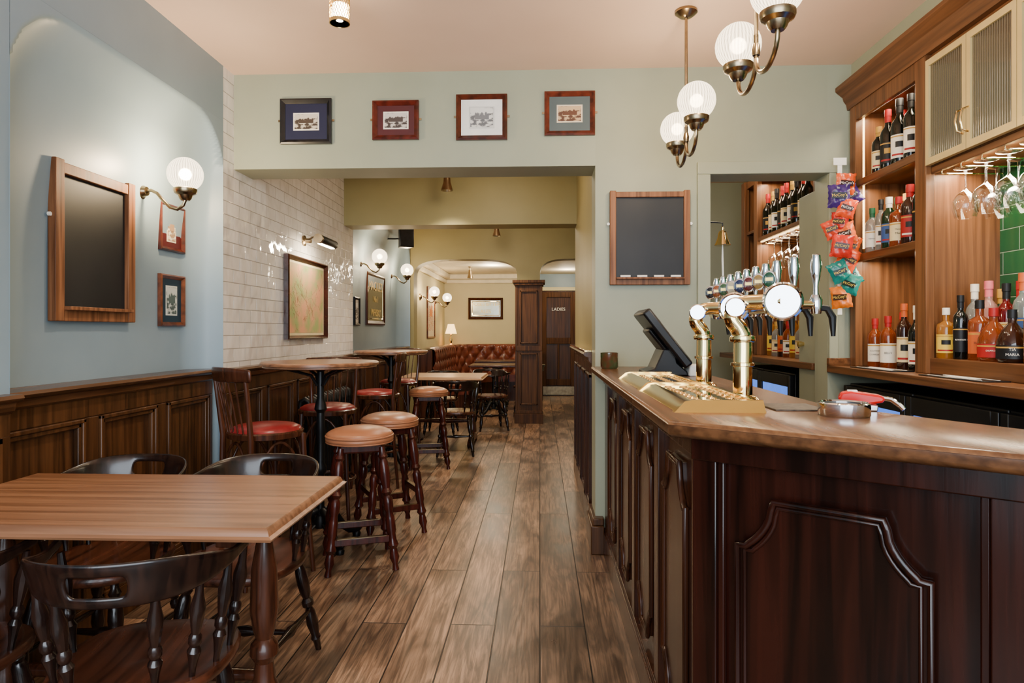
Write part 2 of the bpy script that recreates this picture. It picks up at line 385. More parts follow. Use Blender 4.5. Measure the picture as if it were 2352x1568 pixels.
for (a,b2,c,d) in ((.04,.13,.02,2.0),(.59,.68,.02,2.0),(.13,.59,1.9,2.0),(.13,.59,1.0,1.12),(.13,.59,.2,.32),(.34,.38,.32,1.0)): g.box(a,b2,12.645,12.69,c,d)
S('door_1',g,PIL,bevel=.006)
S('door_1',G().box(.06,.66,12.638,12.65,.02,.18),ABRASS)
S('trim_9',G().box(-.04,.02,12.64,12.75,0,2.1).box(.7,.76,12.64,12.75,0,2.1).box(.02,.7,12.64,12.75,2.03,2.1),CREAM,bevel=.004)
def text(s,size,parent,loc,m,rot=(PI/2,0,0),name='lettering',ext=.0006,sx=1):
    cu=bpy.data.curves.new('t','FONT'); cu.body=s; cu.size=size; cu.align_x='CENTER'; cu.align_y='CENTER'; cu.extrude=ext
    o=bpy.data.objects.new('t',cu); COL.objects.link(o)
    bpy.context.view_layer.update()
    me=bpy.data.meshes.new_from_object(o.evaluated_get(bpy.context.evaluated_depsgraph_get()))
    bpy.data.objects.remove(o)
    me.materials.clear(); me.materials.append(m)
    n=bpy.data.objects.new(name,me); COL.objects.link(n); n.location=loc; n.rotation_euler=rot; n.scale=(sx,1,1)
    if parent: n.parent=parent
    return n
sg=thing('door_sign','white lettered sign reading LADIES on wooden door','sign',(.36,12.675,1.6))
text('LADIES',.085,sg,(0,-.004,.07),WHITE,ext=.003)
# ================================================================ wall pictures
def picture(loc,rot,w,h,fc,mc,pc1,pc2,pw,ph,label,t=.028,inner=None,clips=False):
    o=thing('framed_picture',label,'picture',loc,rot)
    fm=mat('frame_paint',fc,tuple(min(255,x*1.6+8) for x in fc),rough=.3,sc=(20,20,20),coat=.15)
    mk('frame',G().frame(w,h,t,.018),fm,o,ang=20)
    mk('mount',G().box(-w/2+t*.8,w/2-t*.8,-.006,-.001,-h/2+t*.8,h/2-t*.8),mat('mount_card',mc,rough=.5),o)
    if inner: mk('mount_border',G().box(-pw/2-.008,pw/2+.008,-.0072,-.006,-ph/2-.008,ph/2+.008),mat('border',inner,rough=.6),o)
    mk('print',G().box(-pw/2,pw/2,-.0085,-.006,-ph/2,ph/2),mat('print_ink',pc1,pc2,rough=.5,sc=(30,30,60),det=8,lo=.44,hi=.54),o)
    mk('print_sky',G().box(-pw/2+.002,pw/2-.002,-.0088,-.0084,ph*.2,ph/2-.002),mat('print_sky_ink',pc2,rough=.5),o)
    g=G(); random.seed(int(w*1000)); x=-pw*.3
    while x<pw*.3:
        hh=ph*random.uniform(.18,.42); ww=pw*.09
        g.prism([(x,-ph*.1),(x+ww,-ph*.1),(x+ww,-ph*.1+hh*.8),(x+ww/2,-ph*.1+hh),(x,-ph*.1+hh*.8)],-.0095,-.0083,'xz'); x+=ww*.98
    mk('print_building',g,mat('print_building_ink',tuple(int(c*1.1) for c in pc1),rough=.5),o)
    if clips:
        mk('wall_clip',G().box(-w/2-.014,-w/2+.002,-.006,-.002,.0,.012),ABRASS,o); mk('wall_clip',G().box(w/2-.002,w/2+.014,-.006,-.002,.0,.012),ABRASS,o)
    return o
Yh=3.728
picture((-1.35,Yh,2.46),0,.30,.262,(12,13,16),(24,26,52),(62,50,40),(200,190,170),.135,.085,'black framed vintage church photograph with navy mount',inner=(226,220,205),clips=True)
picture((-.827,Yh,2.46),0,.268,.225,(56,16,9),(68,18,20),(62,52,48),(200,190,180),.13,.085,'mahogany framed street photograph with maroon mount',inner=(226,220,205),clips=True)
picture((-.332,Yh,2.47),0,.292,.26,(50,18,8),(226,224,218),(100,100,102),(216,214,208),.13,.11,'brown framed engraving of a building on white mount',inner=(200,200,196),clips=True)
picture((.169,Yh,2.485),0,.286,.25,(62,24,14),(74,84,84),(84,50,30),(194,162,122),.13,.085,'reddish wood framed sepia interior print with grey mount',inner=(214,198,170),clips=True)
picture((-1.948,3.365,1.79),PI/2,.23,.245,(52,19,11),(74,15,12),(150,120,90),(222,212,192),.07,.13,'mahogany framed portrait photograph with red mount',t=.022,inner=(214,200,176))
picture((-1.948,3.365,1.41),PI/2,.23,.27,(70,36,20),(22,44,58),(70,84,80),(190,196,190),.09,.14,'wood framed print with blue mount',t=.022,inner=(200,204,196))
GOLD=mat('gold_leaf',(214,182,92),rough=.3,metal=.3)
def pubmirror(loc,rot,w,h,lines,label,c1=(66,64,40),c2=(88,84,56)):
    o=thing('pub_mirror',label,'mirror',loc,rot)
    mk('frame',G().frame(w,h,.05,.02),CHB,o,ang=20)
    mk('mirror_glass',G().box(-w/2+.04,w/2-.04,-.006,-.001,-h/2+.04,h/2-.04),mat('old_mirror',c1,c2,rough=.15,metal=.3,sc=(5,5,5)),o)
    g=G(); g.frame(w-.14,h-.14,.012,.004,-.006); mk('gold_border',g,BRASS,o)
    for s,sz,z in lines: text(s,sz,o,(0,-.012,z),GOLD)
    return o
pubmirror((-1.948,7.65,1.62),PI/2,.85,.6,(("MACKIE'S",.15,.15),("No 1",.1,0),("WHISKY",.12,-.16)),'dark framed antique pub mirror with gold lettering')
pubmirror((-1.06,12.745,1.69),0,.68,.42,(("ROSE'S BITTER",.085,.08),("ALES",.1,-.06)),'framed brewery mirror above leather banquette',(150,158,150),(180,186,176))
picture((-1.948,6.85,1.46),PI/2,.2,.3,(14,14,16),(200,196,186),(90,90,90),(220,220,210),.1,.18,'small black framed print on blue wall')
picture((-1.868,11.1,1.56),PI/2,.75,.86,(70,34,16),(206,190,158),(170,100,46),(215,200,170),.45,.6,'wood framed poster on cream wall')
o=thing('framed_map','dark framed antique county map on white tiled wall','picture',(-1.775,4.88,1.49),PI/2)
mk('frame',G().frame(.84,.6,.028,.03),mat('map_frame',(28,9,5),(60,22,12),rough=.25,coat=.3),o,ang=20)
mk('map_border',G().box(-.395,.395,-.007,-.001,-.275,.275),mat('map_margin',(206,190,148),rough=.5),o)
mk('map_sheet',G().box(-.372,.372,-.008,-.006,-.252,.252),mat('map_print',(142,156,98),(206,148,112),rough=.5,sc=(6,6,6),det=10,lo=.38,hi=.62),o)
g=G()
for i in range(34):
    x=random.uniform(-.34,.3);z=random.uniform(-.22,.22);pts=[(x,-.0079,z)]
    for k in range(6):
        x=max(-.36,min(.36,x+random.uniform(-.04,.06)));z=max(-.24,min(.24,z+random.uniform(-.05,.05)));pts.append((x,-.0079,z))
    g.tube(pts,.0009,4)
m_=mk('map_roads',g,mat('road_ink',(130,86,62)),o); m_['kind']='stuff'
o=thing('picture_light','black and brass picture light above framed map','lamp',(-1.78,4.85,1.93),PI/2)
mk('wall_plate',G().lathe([(0,0),(.04,0),(.04,.012),(.02,.02),(.018,.06),(0,.06)],(0,0,0),(0,-1,0)),ABRASS,o)
mk('arm',G().tube([(0,-.02,0),(0,-.08,.03),(0,-.14,.03),(0,-.17,0)],.007),ABRASS,o)
mk('lamp_shade',G().lathe([(0,0),(.03,0),(.032,.01),(.032,.35),(.03,.36),(0,.36)],(-.18,-.18,-.01),(1,0,0)),IRON,o)
mk('end_cap',G().lathe([(0,0),(.034,0),(.034,.03),(0,.03)],(-.2,-.18,-.01),(1,0,0)),ABRASS,o)
mk('lit_tube',G().box(-.15,.15,-.19,-.16,-.045,-.038),BULB,o)
def chalkboard(loc,rot,w,h,label,chalk=0,t=.05):
    o=thing('chalkboard',label,'chalkboard',loc,rot)
    mk('board',G().box(-w/2+.02,w/2-.02,-.014,-.001,-h/2+.02,h/2-.02),SLATE,o)
    g=G()
    g.box(-w/2,-w/2+t,-.035,0,-h/2,h/2).box(w/2-t,w/2,-.035,0,-h/2,h/2).box(-w/2+t,w/2-t,-.032,0,h/2-t*1.1,h/2-t*.2).box(-w/2+t,w/2-t,-.032,0,-h/2,-h/2+t)
    mk('frame',g,FRW,o,bevel=.003)
    mk('chalk_ledge',G().box(-w/2+t,w/2-t,-.06,-.03,-h/2+t*.9,-h/2+t*1.2),FRW,o,bevel=.002)
    for s in (-1,1): mk('hanging_bracket',G().lathe([(0,0),(.008,0),(.008,.01),(0,.01)],(s*(w/2+.008),-.01,h*.15),(0,-1,0)),WHITE,o)
    for i in range(chalk):
        x=-w/2+t+.05+i*(w-2*t-.1)/max(1,chalk-1)
        mk('chalk_stick',G().lathe([(0,0),(.006,0),(.006,.055),(0,.055)],(x-.027,-.047,-h/2+t*1.2+.006),(1,0,0),8),WHITE,o)
    return o
chalkboard((-1.945,2.755,1.615),PI/2,.51,.65,'large blank chalkboard in stained wood frame on blue wall')
chalkboard((.618,3.728,1.775),0,.447,.53,'blank chalkboard in wood frame with white chalks on ledge',chalk=4,t=.034)
# ================================================================ lamps
LW=(1.0,.74,.43)
EK=2.6
def point(loc,e,r=.03,col=LW):
    l=bpy.data.lights.new('lamp_or_fill_light','POINT'); l.energy=e*EK; l.color=col; l.shadow_soft_size=r
    o=bpy.data.objects.new('lamp_or_fill_light',l); COL.objects.link(o); o.location=loc; return o
def sphere(r,c,n=24):
    return [(max(0.0,r*math.sin(PI*i/n)),-r*math.cos(PI*i/n)) for i in range(n+1)]
def globe(parent,c,r=.082):
    o=mk('lamp_globe',G().lathe(sphere(r,0)[1:],(0,0,0),seg=32),GLOBE,parent,label='lit ribbed glass globe',ang=80)
    o.location=c
    mk('globe_holder',G().lathe([(0,-.045),(.02,-.045),(.028,-.035),(.034,-.02),(.05,-.01),(.054,0),(.054,.012),(.048,.014),(.03,.004),(0,0)],(c[0],c[1],c[2]-r)),ABRASS,parent)
def sconce(loc,rot,e):
    o=thing('wall_lamp','antique brass wall lamp with ribbed glass globe','lamp',loc,rot,group='globe wall lamps')
    mk('wall_plate',G().lathe([(0,0),(.055,0),(.055,.008),(.045,.016),(.03,.02),(.022,.04),(0,.04)],(0,0,0),(0,-1,0)),ABRASS,o)
    pts=[(0,-.03,0),(0,-.06,.005),(0,-.09,-.01),(0,-.12,-.045),(0,-.155,-.08),(0,-.19,-.09),(0,-.22,-.07),(0,-.23,-.045)]
    mk('arm',G().tube(pts,.008,10),ABRASS,o)
    globe(o,(0,-.23,.08))
    M=Mx.Rotation(rot,4,'Z'); p=V(loc)+M@V((0,-.23,.08))
    point(p,e)
    return o
sconce((-1.95,3.1,1.93),PI/2,24)
sconce((-1.95,6.95,1.97),PI/2,11)
sconce((-1.95,8.4,1.96),PI/2,11)
sconce((-1.87,10.1,1.78),PI/2,9)
sconce((-1.87,11.5,1.76),PI/2,9)
def pendant(loc,zc,e):
    x,y=loc
    o=thing('pendant_lamp','antique brass ceiling pendant with two ribbed glass globes','lamp',(x,y,zc),0,group='pendants above bar')
    H=2.74-zc
    mk('ceiling_canopy',G().lathe([(0,H),(.05,H),(.052,H-.012),(.03,H-.03),(.012,H-.036),(0,H-.036)]),ABRASS,o)
    mk('rod',G().tube([(0,0,H-.03),(0,0,-.1)],.007,10).lathe([(0,-.12),(.012,-.12),(.014,-.1),(.01,-.08),(0,-.08)]),ABRASS,o)
    for s in (1,-1):
        pts=[(0,0,-.05),(0,0,-.13)]+[(0,s*(.1-.1*math.cos(i/12*PI)),-.13-.075*math.sin(i/12*PI)) for i in range(13)]+[(0,s*.2,-.11)]
        mk('arm',G().tube(pts,.008,10),ABRASS,o)
        globe(o,(0,s*.2,0))
        point((x,y+s*.2,zc),e)
    return o
pendant((.68,3.07),2.25,6)
pendant((.73,2.24),2.30,6)
o=thing('ceiling_spotlight','brass mesh cylinder ceiling spotlight, lit','lamp',(-.853,2.75,2.74))
g=G()
for k in range(24):
    for s in (1,-1):
        pts=[(.042*math.cos(2*PI*k/24+s*j*.13),.042*math.sin(2*PI*k/24+s*j*.13),-.015-j*.014) for j in range(12)]
        g.tube(pts,.0014,4)
g.lathe([(.04,-.168),(.044,-.168),(.044,-.18),(.04,-.18),(.04,-.168)],seg=24).lathe([(0,0),(.044,0),(.044,-.02),(0,-.02)],seg=24)
mk('mesh_shade',g,BRASS,o)
mk('bulb',G().lathe([(0,-.1),(.03,-.1),(.036,-.165),(0,-.17)]),BULB,o)
def downspot(loc,e,size=1.4,col=(1,.84,.64),aim=(0,0,-1)):
    l=bpy.data.lights.new('spot_light','SPOT'); l.energy=e*EK; l.color=col; l.spot_size=size; l.spot_blend=.8; l.shadow_soft_size=.04
    o=bpy.data.objects.new('spot_light',l); COL.objects.link(o); o.location=loc; o.rotation_euler=V(aim).to_track_quat('-Z','Y').to_euler()
downspot((-.853,2.75,2.54),32,1.9)
def bellspot(loc,label):
    o=thing('ceiling_spotlight',label,'lamp',loc)
    mk('ceiling_mount',G().lathe([(0,0),(.035,0),(.035,-.015),(.01,-.02),(.01,-.06),(0,-.06)]),ABRASS,o)
    mk('lamp_shade',G().lathe([(0,-.06),(.025,-.06),(.03,-.1),(.032,-.13),(.05,-.19),(.052,-.2),(.046,-.2),(.028,-.15),(0,-.14)]),ABRASS,o)
    mk('bulb',G().lathe([(0,-.15),(.03,-.16),(.03,-.18),(0,-.185)]),BULB,o)
bellspot((-.8,5.6,2.66),'brass bell shaped ceiling spotlight, lit'); downspot((-.8,5.6,2.44),42,2.0)
bellspot((-.55,8.3,2.66),'small brass ceiling spotlight between arches'); downspot((-.55,8.3,2.44),40,2.2)
bellspot((-1.2,11.2,2.36),'dark ceiling spotlight in back room')
bellspot((1.13,2.05,2.74),'bronze ceiling spotlight above bar'); downspot((1.13,2.05,2.5),30,2.2)
o=thing('wall_speaker','small black speaker mounted high on wall','speaker',(-1.6,7.7,2.24),.5)
mk('cabinet',G().prism([(-.09,-.07),(.09,-.07),(.06,.08),(-.06,.08)],0,.24),BLACK,o,bevel=.008)
mk('speaker_grille',G().box(-.08,.08,-.078,-.068,.012,.228),IRON,o,bevel=.006)
mk('bracket',G().tube([(0,.08,.12),(-.08,.15,.12),(-.2,.2,.12)],.01),BLACK,o)
# ================================================================ bar
D=V((.796,-.605,0)); C0=V((.37,1.53,0)); nD=V((-.605,-.796,0))
def dp(s,off=0): return C0+D*s+nD*off
bar=thing('bar_counter','long dark mahogany panelled bar with oak top','bar counter',(.6,2.6,0))
def bl(g):
    g.v=[(x-.6,y-2.6,z) for x,y,z in g.v]; return g
P=[(.29,3.72),(.287,1.478),(.787,1.095),(1.36,.665),(1.62,1.0),(1.0,1.36),(.87,1.6),(.78,1.82),(.78,3.72)]
def inset(P,d):
    m=len(P); R=[]
    for i in range(m):
        a=V(P[i-1]);b=V(P[i]);c=V(P[(i+1)%m])
        e1=(b-a).normalized();e2=(c-b).normalized()
        n1=V((-e1.y,e1.x));n2=V((-e2.y,e2.x)); k=(n1+n2)/max(.2,(1+n1.dot(n2)))
        R.append(tuple(b+k*d))
    return R
def area2(P): return sum(P[i-1][0]*P[i][1]-P[i][0]*P[i-1][1] for i in range(len(P)))
if area2(P)<0: P=P[::-1]
m=len(P)
def ring(levels):
    vs=[];fs=[]
    for z,d in levels:
        for p in inset(P,d): vs.append((p[0],p[1],z))
    for j in range(len(levels)-1):
        for i in range(m):
            k=(i+1)%m; fs.append((j*m+i,j*m+k,(j+1)*m+k,(j+1)*m+i))
    fs.append(tuple(reversed(range(m)))); fs.append(tuple((len(levels)-1)*m+i for i in range(m)))
    return G().add(vs,fs)
mk('countertop',bl(ring([(1.0405,.0),(1.047,.003),(1.05,.008)])),CTR,bar,label='polished oak bar top')
mk('counter_edge',bl(ring([(1.012,.014),(1.018,.003),(1.024,0),(1.04,0)])),CTRE,bar,label='darker oak moulded edge of bar top')
body=[(.385,3.72),(.385,1.54),tuple(dp(1.35,-.015).xy),(1.62,1.05),(1.0,1.45),(.75,1.9),(.75,3.72)]
mk('bar_body',bl(G().prism(body,.0,1.012)),BARL,bar)
def shield(c,hw,z0,z1,k=1.0):
    q=[(hw,z1-.105*k),(hw-.018*k,z1-.105*k)]
    for i in range(1,7):
        t=i/7; a=t*PI/2
        q.append((hw-.02*k-.052*k*math.sin(a)**1.0*t**.3,z1-.1*k+.075*k*(1-math.cos(a))**.8))
    q+=[(hw-.072*k,z1-.018*k),(hw-.078*k,z1)]
    top=[(c+s,z) for s,z in q]+[(c-s,z) for s,z in reversed(q)]
    zm=(z0+z1)/2
    return top+[(s,2*zm-z) for s,z in reversed(top)]
def panelface(origin,dirv,nv,cs,hw,z0,z1,mat_,name='bar_panel'):
    for c in cs:
        g=G(); pl=shield(c,hw,z0,z1)
        def w(s,z,o): p=origin+dirv*s+nv*o; return (p.x,p.y,z)
        nn=len(pl)
        g.add([w(s,z,-.01) for s,z in pl]+[w(s,z,.012) for s,z in pl],[tuple(range(nn)),tuple(range(nn,2*nn))]+[(i,(i+1)%nn,nn+(i+1)%nn,nn+i) for i in range(nn)])
        zm=(z0+z1)/2
        for sc_,r,o in ((1,.009,.014),(.945,.006,.014)):
            pts=[]
            for s,z in pl:
                pts.append(w(c+(s-c)*(1-(1-sc_)*1.6),zm+(z-zm)*(1-(1-sc_)*.55),o))
            g.tube(pts,r,8,closed=True)
        mk(name,bl(g),mat_,bar,ang=50)
panelface(C0,D,nD,(.275,.95),.181,.15,.885,BARW)
panelface(V((.385,1.54,0)),V((0,1,0)),V((-1,0,0)),(.29,.80,1.31,1.80),.15,.2,.9,BARL)
def fr(g,origin,dirv,nv,s0,s1,z0,z1,d):
    p=[origin+dirv*s0-nv*.01,origin+dirv*s1-nv*.01,origin+dirv*s1+nv*d,origin+dirv*s0+nv*d]
    g.prism([(q.x,q.y) for q in p],z0,z1)
g=G()
for s0,s1 in ((-.012,.045),(.545,.66),(1.2,1.34)): fr(g,C0,D,nD,s0,s1,.1,.96,.014)
fr(g,C0,D,nD,-.012,1.34,.955,1.012,.022); fr(g,C0,D,nD,-.02,1.34,0,.1,.03); fr(g,C0,D,nD,-.012,1.34,.1,.125,.018)
for s0,s1 in ((.045,.06),(.53,.545)): fr(g,C0,D,nD,s0,s1,.125,.955,.006)
mk('bar_front_frame',bl(g),BARW,bar,bevel=.003)
E=V((.385,1.54,0)); Yv=V((0,1,0)); Xn=V((-1,0,0))
g=G(); fr(g,E,D,nD,-.004,1.35,.0,1.0,.002); mk('bar_front_skin',bl(g),BARW,bar)
g=G()
for s0,s1 in ((-.015,.06),(.51,.58),(1.02,1.09),(1.53,1.6),(2.02,2.17)): fr(g,E,Yv,Xn,s0,s1,.1,.96,.018)
fr(g,E,Yv,Xn,-.02,2.17,.955,1.012,.026); fr(g,E,Yv,Xn,-.02,2.17,0,.12,.03); fr(g,E,Yv,Xn,-.02,2.17,.12,.14,.022)
mk('bar_side_frame',bl(g),BARL,bar,bevel=.003)
def driptray(y0,y1):
    o=thing('drip_tray','polished brass drip tray on bar top','drip tray',(.45,(y0+y1)/2,1.05),0,group='brass drip trays')
    o.scale=(1,1,.78)
    h=(y1-y0)/2
    g=G().prism([(-.115,0),(.1,0),(.1,.035),(.085,.035),(.085,.022),(-.06,.022),(-.068,.034),(-.085,.03)],-h,h,'xz')
    mk('tray',g,TRAYB,o,bevel=.002)
    for s in (-1,1):
        y=s*(h-.004); sl=.022 if s<0 else 0
        pl=[(-.12,0),(.102,0),(.102,.037),(-.072,.037),(-.09,.032)]
        q=G(); n=len(pl); vs=[(a,y-.004-sl,b) if b<.001 else (a,y-.004,b) for a,b in pl]+[(a,y+.004,b) for a,b in pl]
        q.add(vs,[tuple(reversed(range(n))),tuple(range(n,2*n))]+[(i,(i+1)%n,n+(i+1)%n,n+i) for i in range(n)])
        mk('tray_end',q,TRAYB,o)
    g=G().box(-.055,.08,-h+.02,h-.02,.016,.0235)
    n=int(h*2/.05)
    for i in range(n-1):
        for j in range(3): g.lathe([(0,.0234),(.009,.0234),(.0125,.026),(.016,.0225)],(-.035+j*.05,-h+.05+i*.05,0),seg=10)
    mk('drain_grid',g,BRASS,o)
driptray(1.64,2.2); driptray(2.228,2.77)
def font(x,y,L):
    o=thing('beer_font','polished brass swan-neck beer font with round end plates','beer tap',(x,y,1.05),0,group='beer fonts on bar')
    mk('base_flange',G().lathe([(0,0),(.045,0),(.045,.008),(.036,.016),(.030,.02),(0,.02)],seg=28),BRASS,o)
    P=[(0,0,.01),(0,0,.10),(0,0,.175),(-.010,0,.205),(-.026,0,.228),(-.028,0,.252),(-.012,0,.272),(.012,-.005,.280),(.05,-.03,.281),(.09,-.055,.281)]
    Q=[]
    for i in range(len(P)-1):
        p0=V(P[max(i-1,0)]);p1=V(P[i]);p2=V(P[i+1]);p3=V(P[min(i+2,len(P)-1)])
        for j in range(5):
            t=j/5; Q.append(.5*((2*p1)+(-p0+p2)*t+(2*p0-5*p1+4*p2-p3)*t*t+(-p0+3*p1-3*p2+p3)*t**3))
    Q.append(V(P[-1]))
    rs=[.027-.005*min(1,i/30) for i in range(len(Q))]
    mk('neck',G().tube(Q,rs,24),BRASS,o,ang=60)
    mk('collar',G().lathe([(.026,.168),(.034,.17),(.036,.178),(.034,.186),(.026,.188)],seg=28),BRASS,o)
    mk('collar',G().lathe([(.026,.1),(.032,.102),(.032,.11),(.026,.112)],seg=28),BRASS,o)
    d=V((-.35,-1,0)).normalized()
    mk('end_plate',G().lathe([(0,0),(.046,0),(.053,.004),(.053,.012),(.048,.018),(.044,.015),(0,.015)],(.09,-.06,.281),d,seg=36),CHROME,o,label='polished round end plate')
    mk('side_plate',G().lathe([(0,0),(.026,0),(.029,.004),(.029,.010),(.025,.014),(0,.014)],(-.026,-.02,.266),(-.3,-1,0),seg=30),CHROME,o)
    mk('crossbar',G().tube([(.09,-.06,.281),(.13,.04,.279),(.16,.12,.276),(.165,L,.276)],.021,18),BRASS,o)
    return o
f1=font(.575,1.88,.42); font(.585,2.36,.50)
mk('tap_branch',G().tube([(.13,.04,.276),(.19,.05,.276),(.235,.05,.276)],.013,12),BRASS,f1)
cols=[(20,60,40),(130,104,56),(80,24,24),(26,36,70),(160,152,130),(50,76,50),(120,68,38),(26,26,32)]
def beertap(x,y,col,badge,label):
    o=thing('beer_tap',label,'beer tap',(x,y,1.32),0,group='beer taps')
    mk('tap_body',G().lathe([(0,-.02),(.014,-.02),(.018,0),(.018,.02),(.012,.035),(0,.035)],(0,0,0),seg=16),CHROME,o)
    mk('spout',G().tube([(0,0,0),(.03,-.005,-.005),(.045,-.005,-.03),(.047,-.005,-.085)],[.01,.01,.011,.006],10),BLACK,o)
    mk('handle',G().lathe([(0,.035),(.008,.035),(.007,.06),(.013,.09),(.016,.12),(.012,.15),(0,.155)],(0,0,0),seg=16),CHROME,o)
    if badge:
        def bd(r,off):
            g=G(); g.M=Mx.Translation((-.03,-.02,.09))@Mx.Scale(1.35,4,(0,0,1))
            q=V((-.35,-1,0)).normalized()*off
            g.lathe([(0,0),(r,0),(r,.006),(r*.85,.008),(0,.008)],tuple(q),(-.35,-1,0),seg=28); return g
        mk('badge',bd(.021,0),CHROME,o); mk('badge_face',bd(.017,.004),mat('badge_colour',col,rough=.25),o)
        g=G(); g.M=Mx.Translation((-.03,-.02,.09))@Mx.Rotation(-.34,4,'Z'); g.box(-.011,.011,-.0145,-.012,-.004,.006); mk('badge_emblem',g,GOLD,o)
    return o
for i,(y,x) in enumerate(((1.93,.80),(1.99,.76))): beertap(x,y,cols[i],False,'chrome and black beer tap handle on bar')
bn=['green','gold','red','blue','cream','pale green','copper','black']
for i in range(8):
    beertap(.745,2.09+i*.1,cols[i],True,bn[i]+' oval badge beer tap with chrome handle')
o=thing('till_terminal','black touchscreen till terminal on bar top','till',(.57,3.03,1.05),0)
mk('base',G().prism([(-.1,0),(.09,0),(.085,.02),(.04,.06),(.03,.12),(-.02,.12),(-.06,.03),(-.1,.02)],-.1,.1,'xz'),BLACK,o,bevel=.006)
MT=Mx.Translation((0,0,.17))@Mx.Rotation(math.radians(-38),4,'Y')
g=G(); g.M=MT; g.box(-.03,.012,-.15,.15,-.15,.16).box(-.05,-.03,-.09,.09,-.1,.08); mk('screen_housing',g,BLACK,o,bevel=.01)
g=G(); g.M=MT; g.box(.0118,.014,-.13,.13,-.13,.14); mk('screen',g,mat('screen_glass',(30,40,55),rough=.05),o)
mk('receipt_printer',G().box(.09,.15,-.12,.0,0,.05),WHITE,o,bevel=.006)
o=thing('candle_holder','brown green glass candle holder on bar top','candle holder',(.37,3.5,1.05),0)
mk('glass_cup',G().lathe([(0,0),(.04,0),(.047,.01),(.047,.085),(.043,.085),(.043,.012),(0,.012)],seg=28),POTG,o)
mk('candle',G().lathe([(0,.013),(.04,.013),(.04,.06),(0,.06)]),mat('red_wax',(120,30,24)),o)
o=thing('glass_rinser','round chrome bar rinser bowl with black insert','bar accessory',(.72,1.58,1.05),0); o.scale=(1,1,.85)
mk('bowl',G().lathe([(.0,0),(.055,0),(.057,.004),(.057,.035),(.053,.038),(.050,.034),(.05,.01),(0,.01)],seg=36),CHROME,o)
mk('insert',G().lathe([(0,.01),(.048,.01),(.048,.03),(0,.033)],seg=30),BLACK,o)
o=thing('soda_gun','red handheld soda dispenser gun with silver hose','bar accessory',(.815,1.68,1.05),-.35); o.scale=(.75,.75,.75)
mk('gun_body',G().prism([(-.08,.035),(-.07,.06),(-.04,.066),(.05,.054),(.062,.043),(.055,.03),(.0,.02),(-.05,.02)],-.024,.024,'xz'),REDP,o,bevel=.008)
mk('buttons',G().box(-.05,-.02,-.015,.015,.06,.068),WHITE,o,bevel=.002)
mk('rest',G().box(-.05,.04,-.02,.02,0,.022),CHROME,o,bevel=.004)
mk('hose',G().tube([(.05,0,.045),(.08,0,.04),(.1,-.005,.025),(.115,-.01,.009)],.008),CHROME,o)
mk('bar_mat',G().box(.59,.72,1.66,1.80,1.05,1.054),mat('grey_rubber',(54,42,32),(88,76,62),rough=.5,sc=(60,60,60)),label='grey rubber bar mat on counter',cat='bar mat',bevel=.001)
# ================================================================ back bar
bb=thing('back_bar','tall oak back bar shelving unit with cornice','shelving',(1.9,2.5,0))
def bk(g): g.v=[(x-1.9,y-2.5,z) for x,y,z in g.v]; return g
X0,X1=1.74,2.08
g=G().box(X0,X1,3.66,3.70,1.06,2.5).box(X0,X1,3.02,3.06,1.06,2.5).box(2.06,X1,3.06,3.66,1.06,2.5).box(X0,X1,3.06,3.66,2.44,2.5)
g.box(X0-.02,X0+.02,3.64,3.702,1.06,2.5).box(X0-.02,X0+.02,2.99,3.075,1.06,2.5).box(X0-.018,X0+.01,3.075,3.64,2.40,2.5)
mk('carcass',bk(g),BACKW,bb,bevel=.003)
for z in (1.67,2.075):
    mk('shelf',bk(G().box(X0,2.06,3.06,3.66,z-.022,z)),BACKY,bb,bevel=.002)
    mk('shelf_lip',bk(G().box(X0-.018,X0,3.075,3.64,z-.045,z-.005)),BACKY,bb,bevel=.003)
    mk('led_strip',bk(G().box(X0+.005,X0+.018,3.07,3.65,z-.03,z-.0225)),LED,bb)
mk('led_strip',bk(G().box(X0+.015,X0+.03,3.07,3.65,2.43,2.439)),LED,bb)
mk('led_strip',bk(G().box(X0+.022,X0+.034,3.648,3.659,1.7,2.42)),LED,bb)
pr=[(X0+.05,2.48),(1.715,2.48),(1.71,2.51),(1.695,2.53),(1.69,2.55),(1.66,2.575),(1.65,2.585),(1.65,2.605),(X0+.05,2.605)]
mk('cornice',bk(G().prism(pr,1.2,3.725,'xz')),BACKY,bb)
mk('cupboard',bk(G().box(X0+.001,X1,1.2,2.985,1.98,2.0).box(X0+.001,X1,1.2,2.985,2.44,2.48).box(2.06,X1,1.2,3.02,2.0,2.44).box(X0+.002,X0+.02,1.2,2.985,1.95,1.98)),BACKY,bb,bevel=.002)
dw=.28
for i in range(5):
    y1=2.985-i*dw; y0=y1-dw+.004
    g=G().box(1.715,1.738,y0,y0+.024,1.985,2.45).box(1.715,1.738,y1-.024,y1,1.985,2.45).box(1.7155,1.7375,y0+.024,y1-.024,1.985,2.014).box(1.7155,1.7375,y0+.024,y1-.024,2.421,2.45)
    d=mk('door',bk(g),IVORY,bb,label='cream framed reeded glass cupboard door')
    mk('door_glass',bk(G().box(1.724,1.73,y0+.02,y1-.02,2.01,2.425)),REED,d)
    hy=y0+.014 if i%2==0 else y1-.014
    mk('handle',bk(G().tube([(1.715,hy,2.05),(1.69,hy,2.06),(1.682,hy,2.10),(1.69,hy,2.14),(1.715,hy,2.15)],.004)),BRASS,d)
bx('wall_right',GTILE,2.062,2.1,1.2,3.02,1.13,1.98)
mk('ledge',bk(G().box(X0,2.06,1.2,3.015,1.06,1.13)),BACKY,bb,bevel=.003)
mk('counter',bk(G().box(1.6,2.1,1.2,3.72,1.02,1.06)),BACKY,bb,bevel=.004,label='oak back bar worktop')
mk('upstand',bk(G().box(1.6,1.74,3.69,3.72,1.06,1.1)),BACKY,bb,bevel=.003)
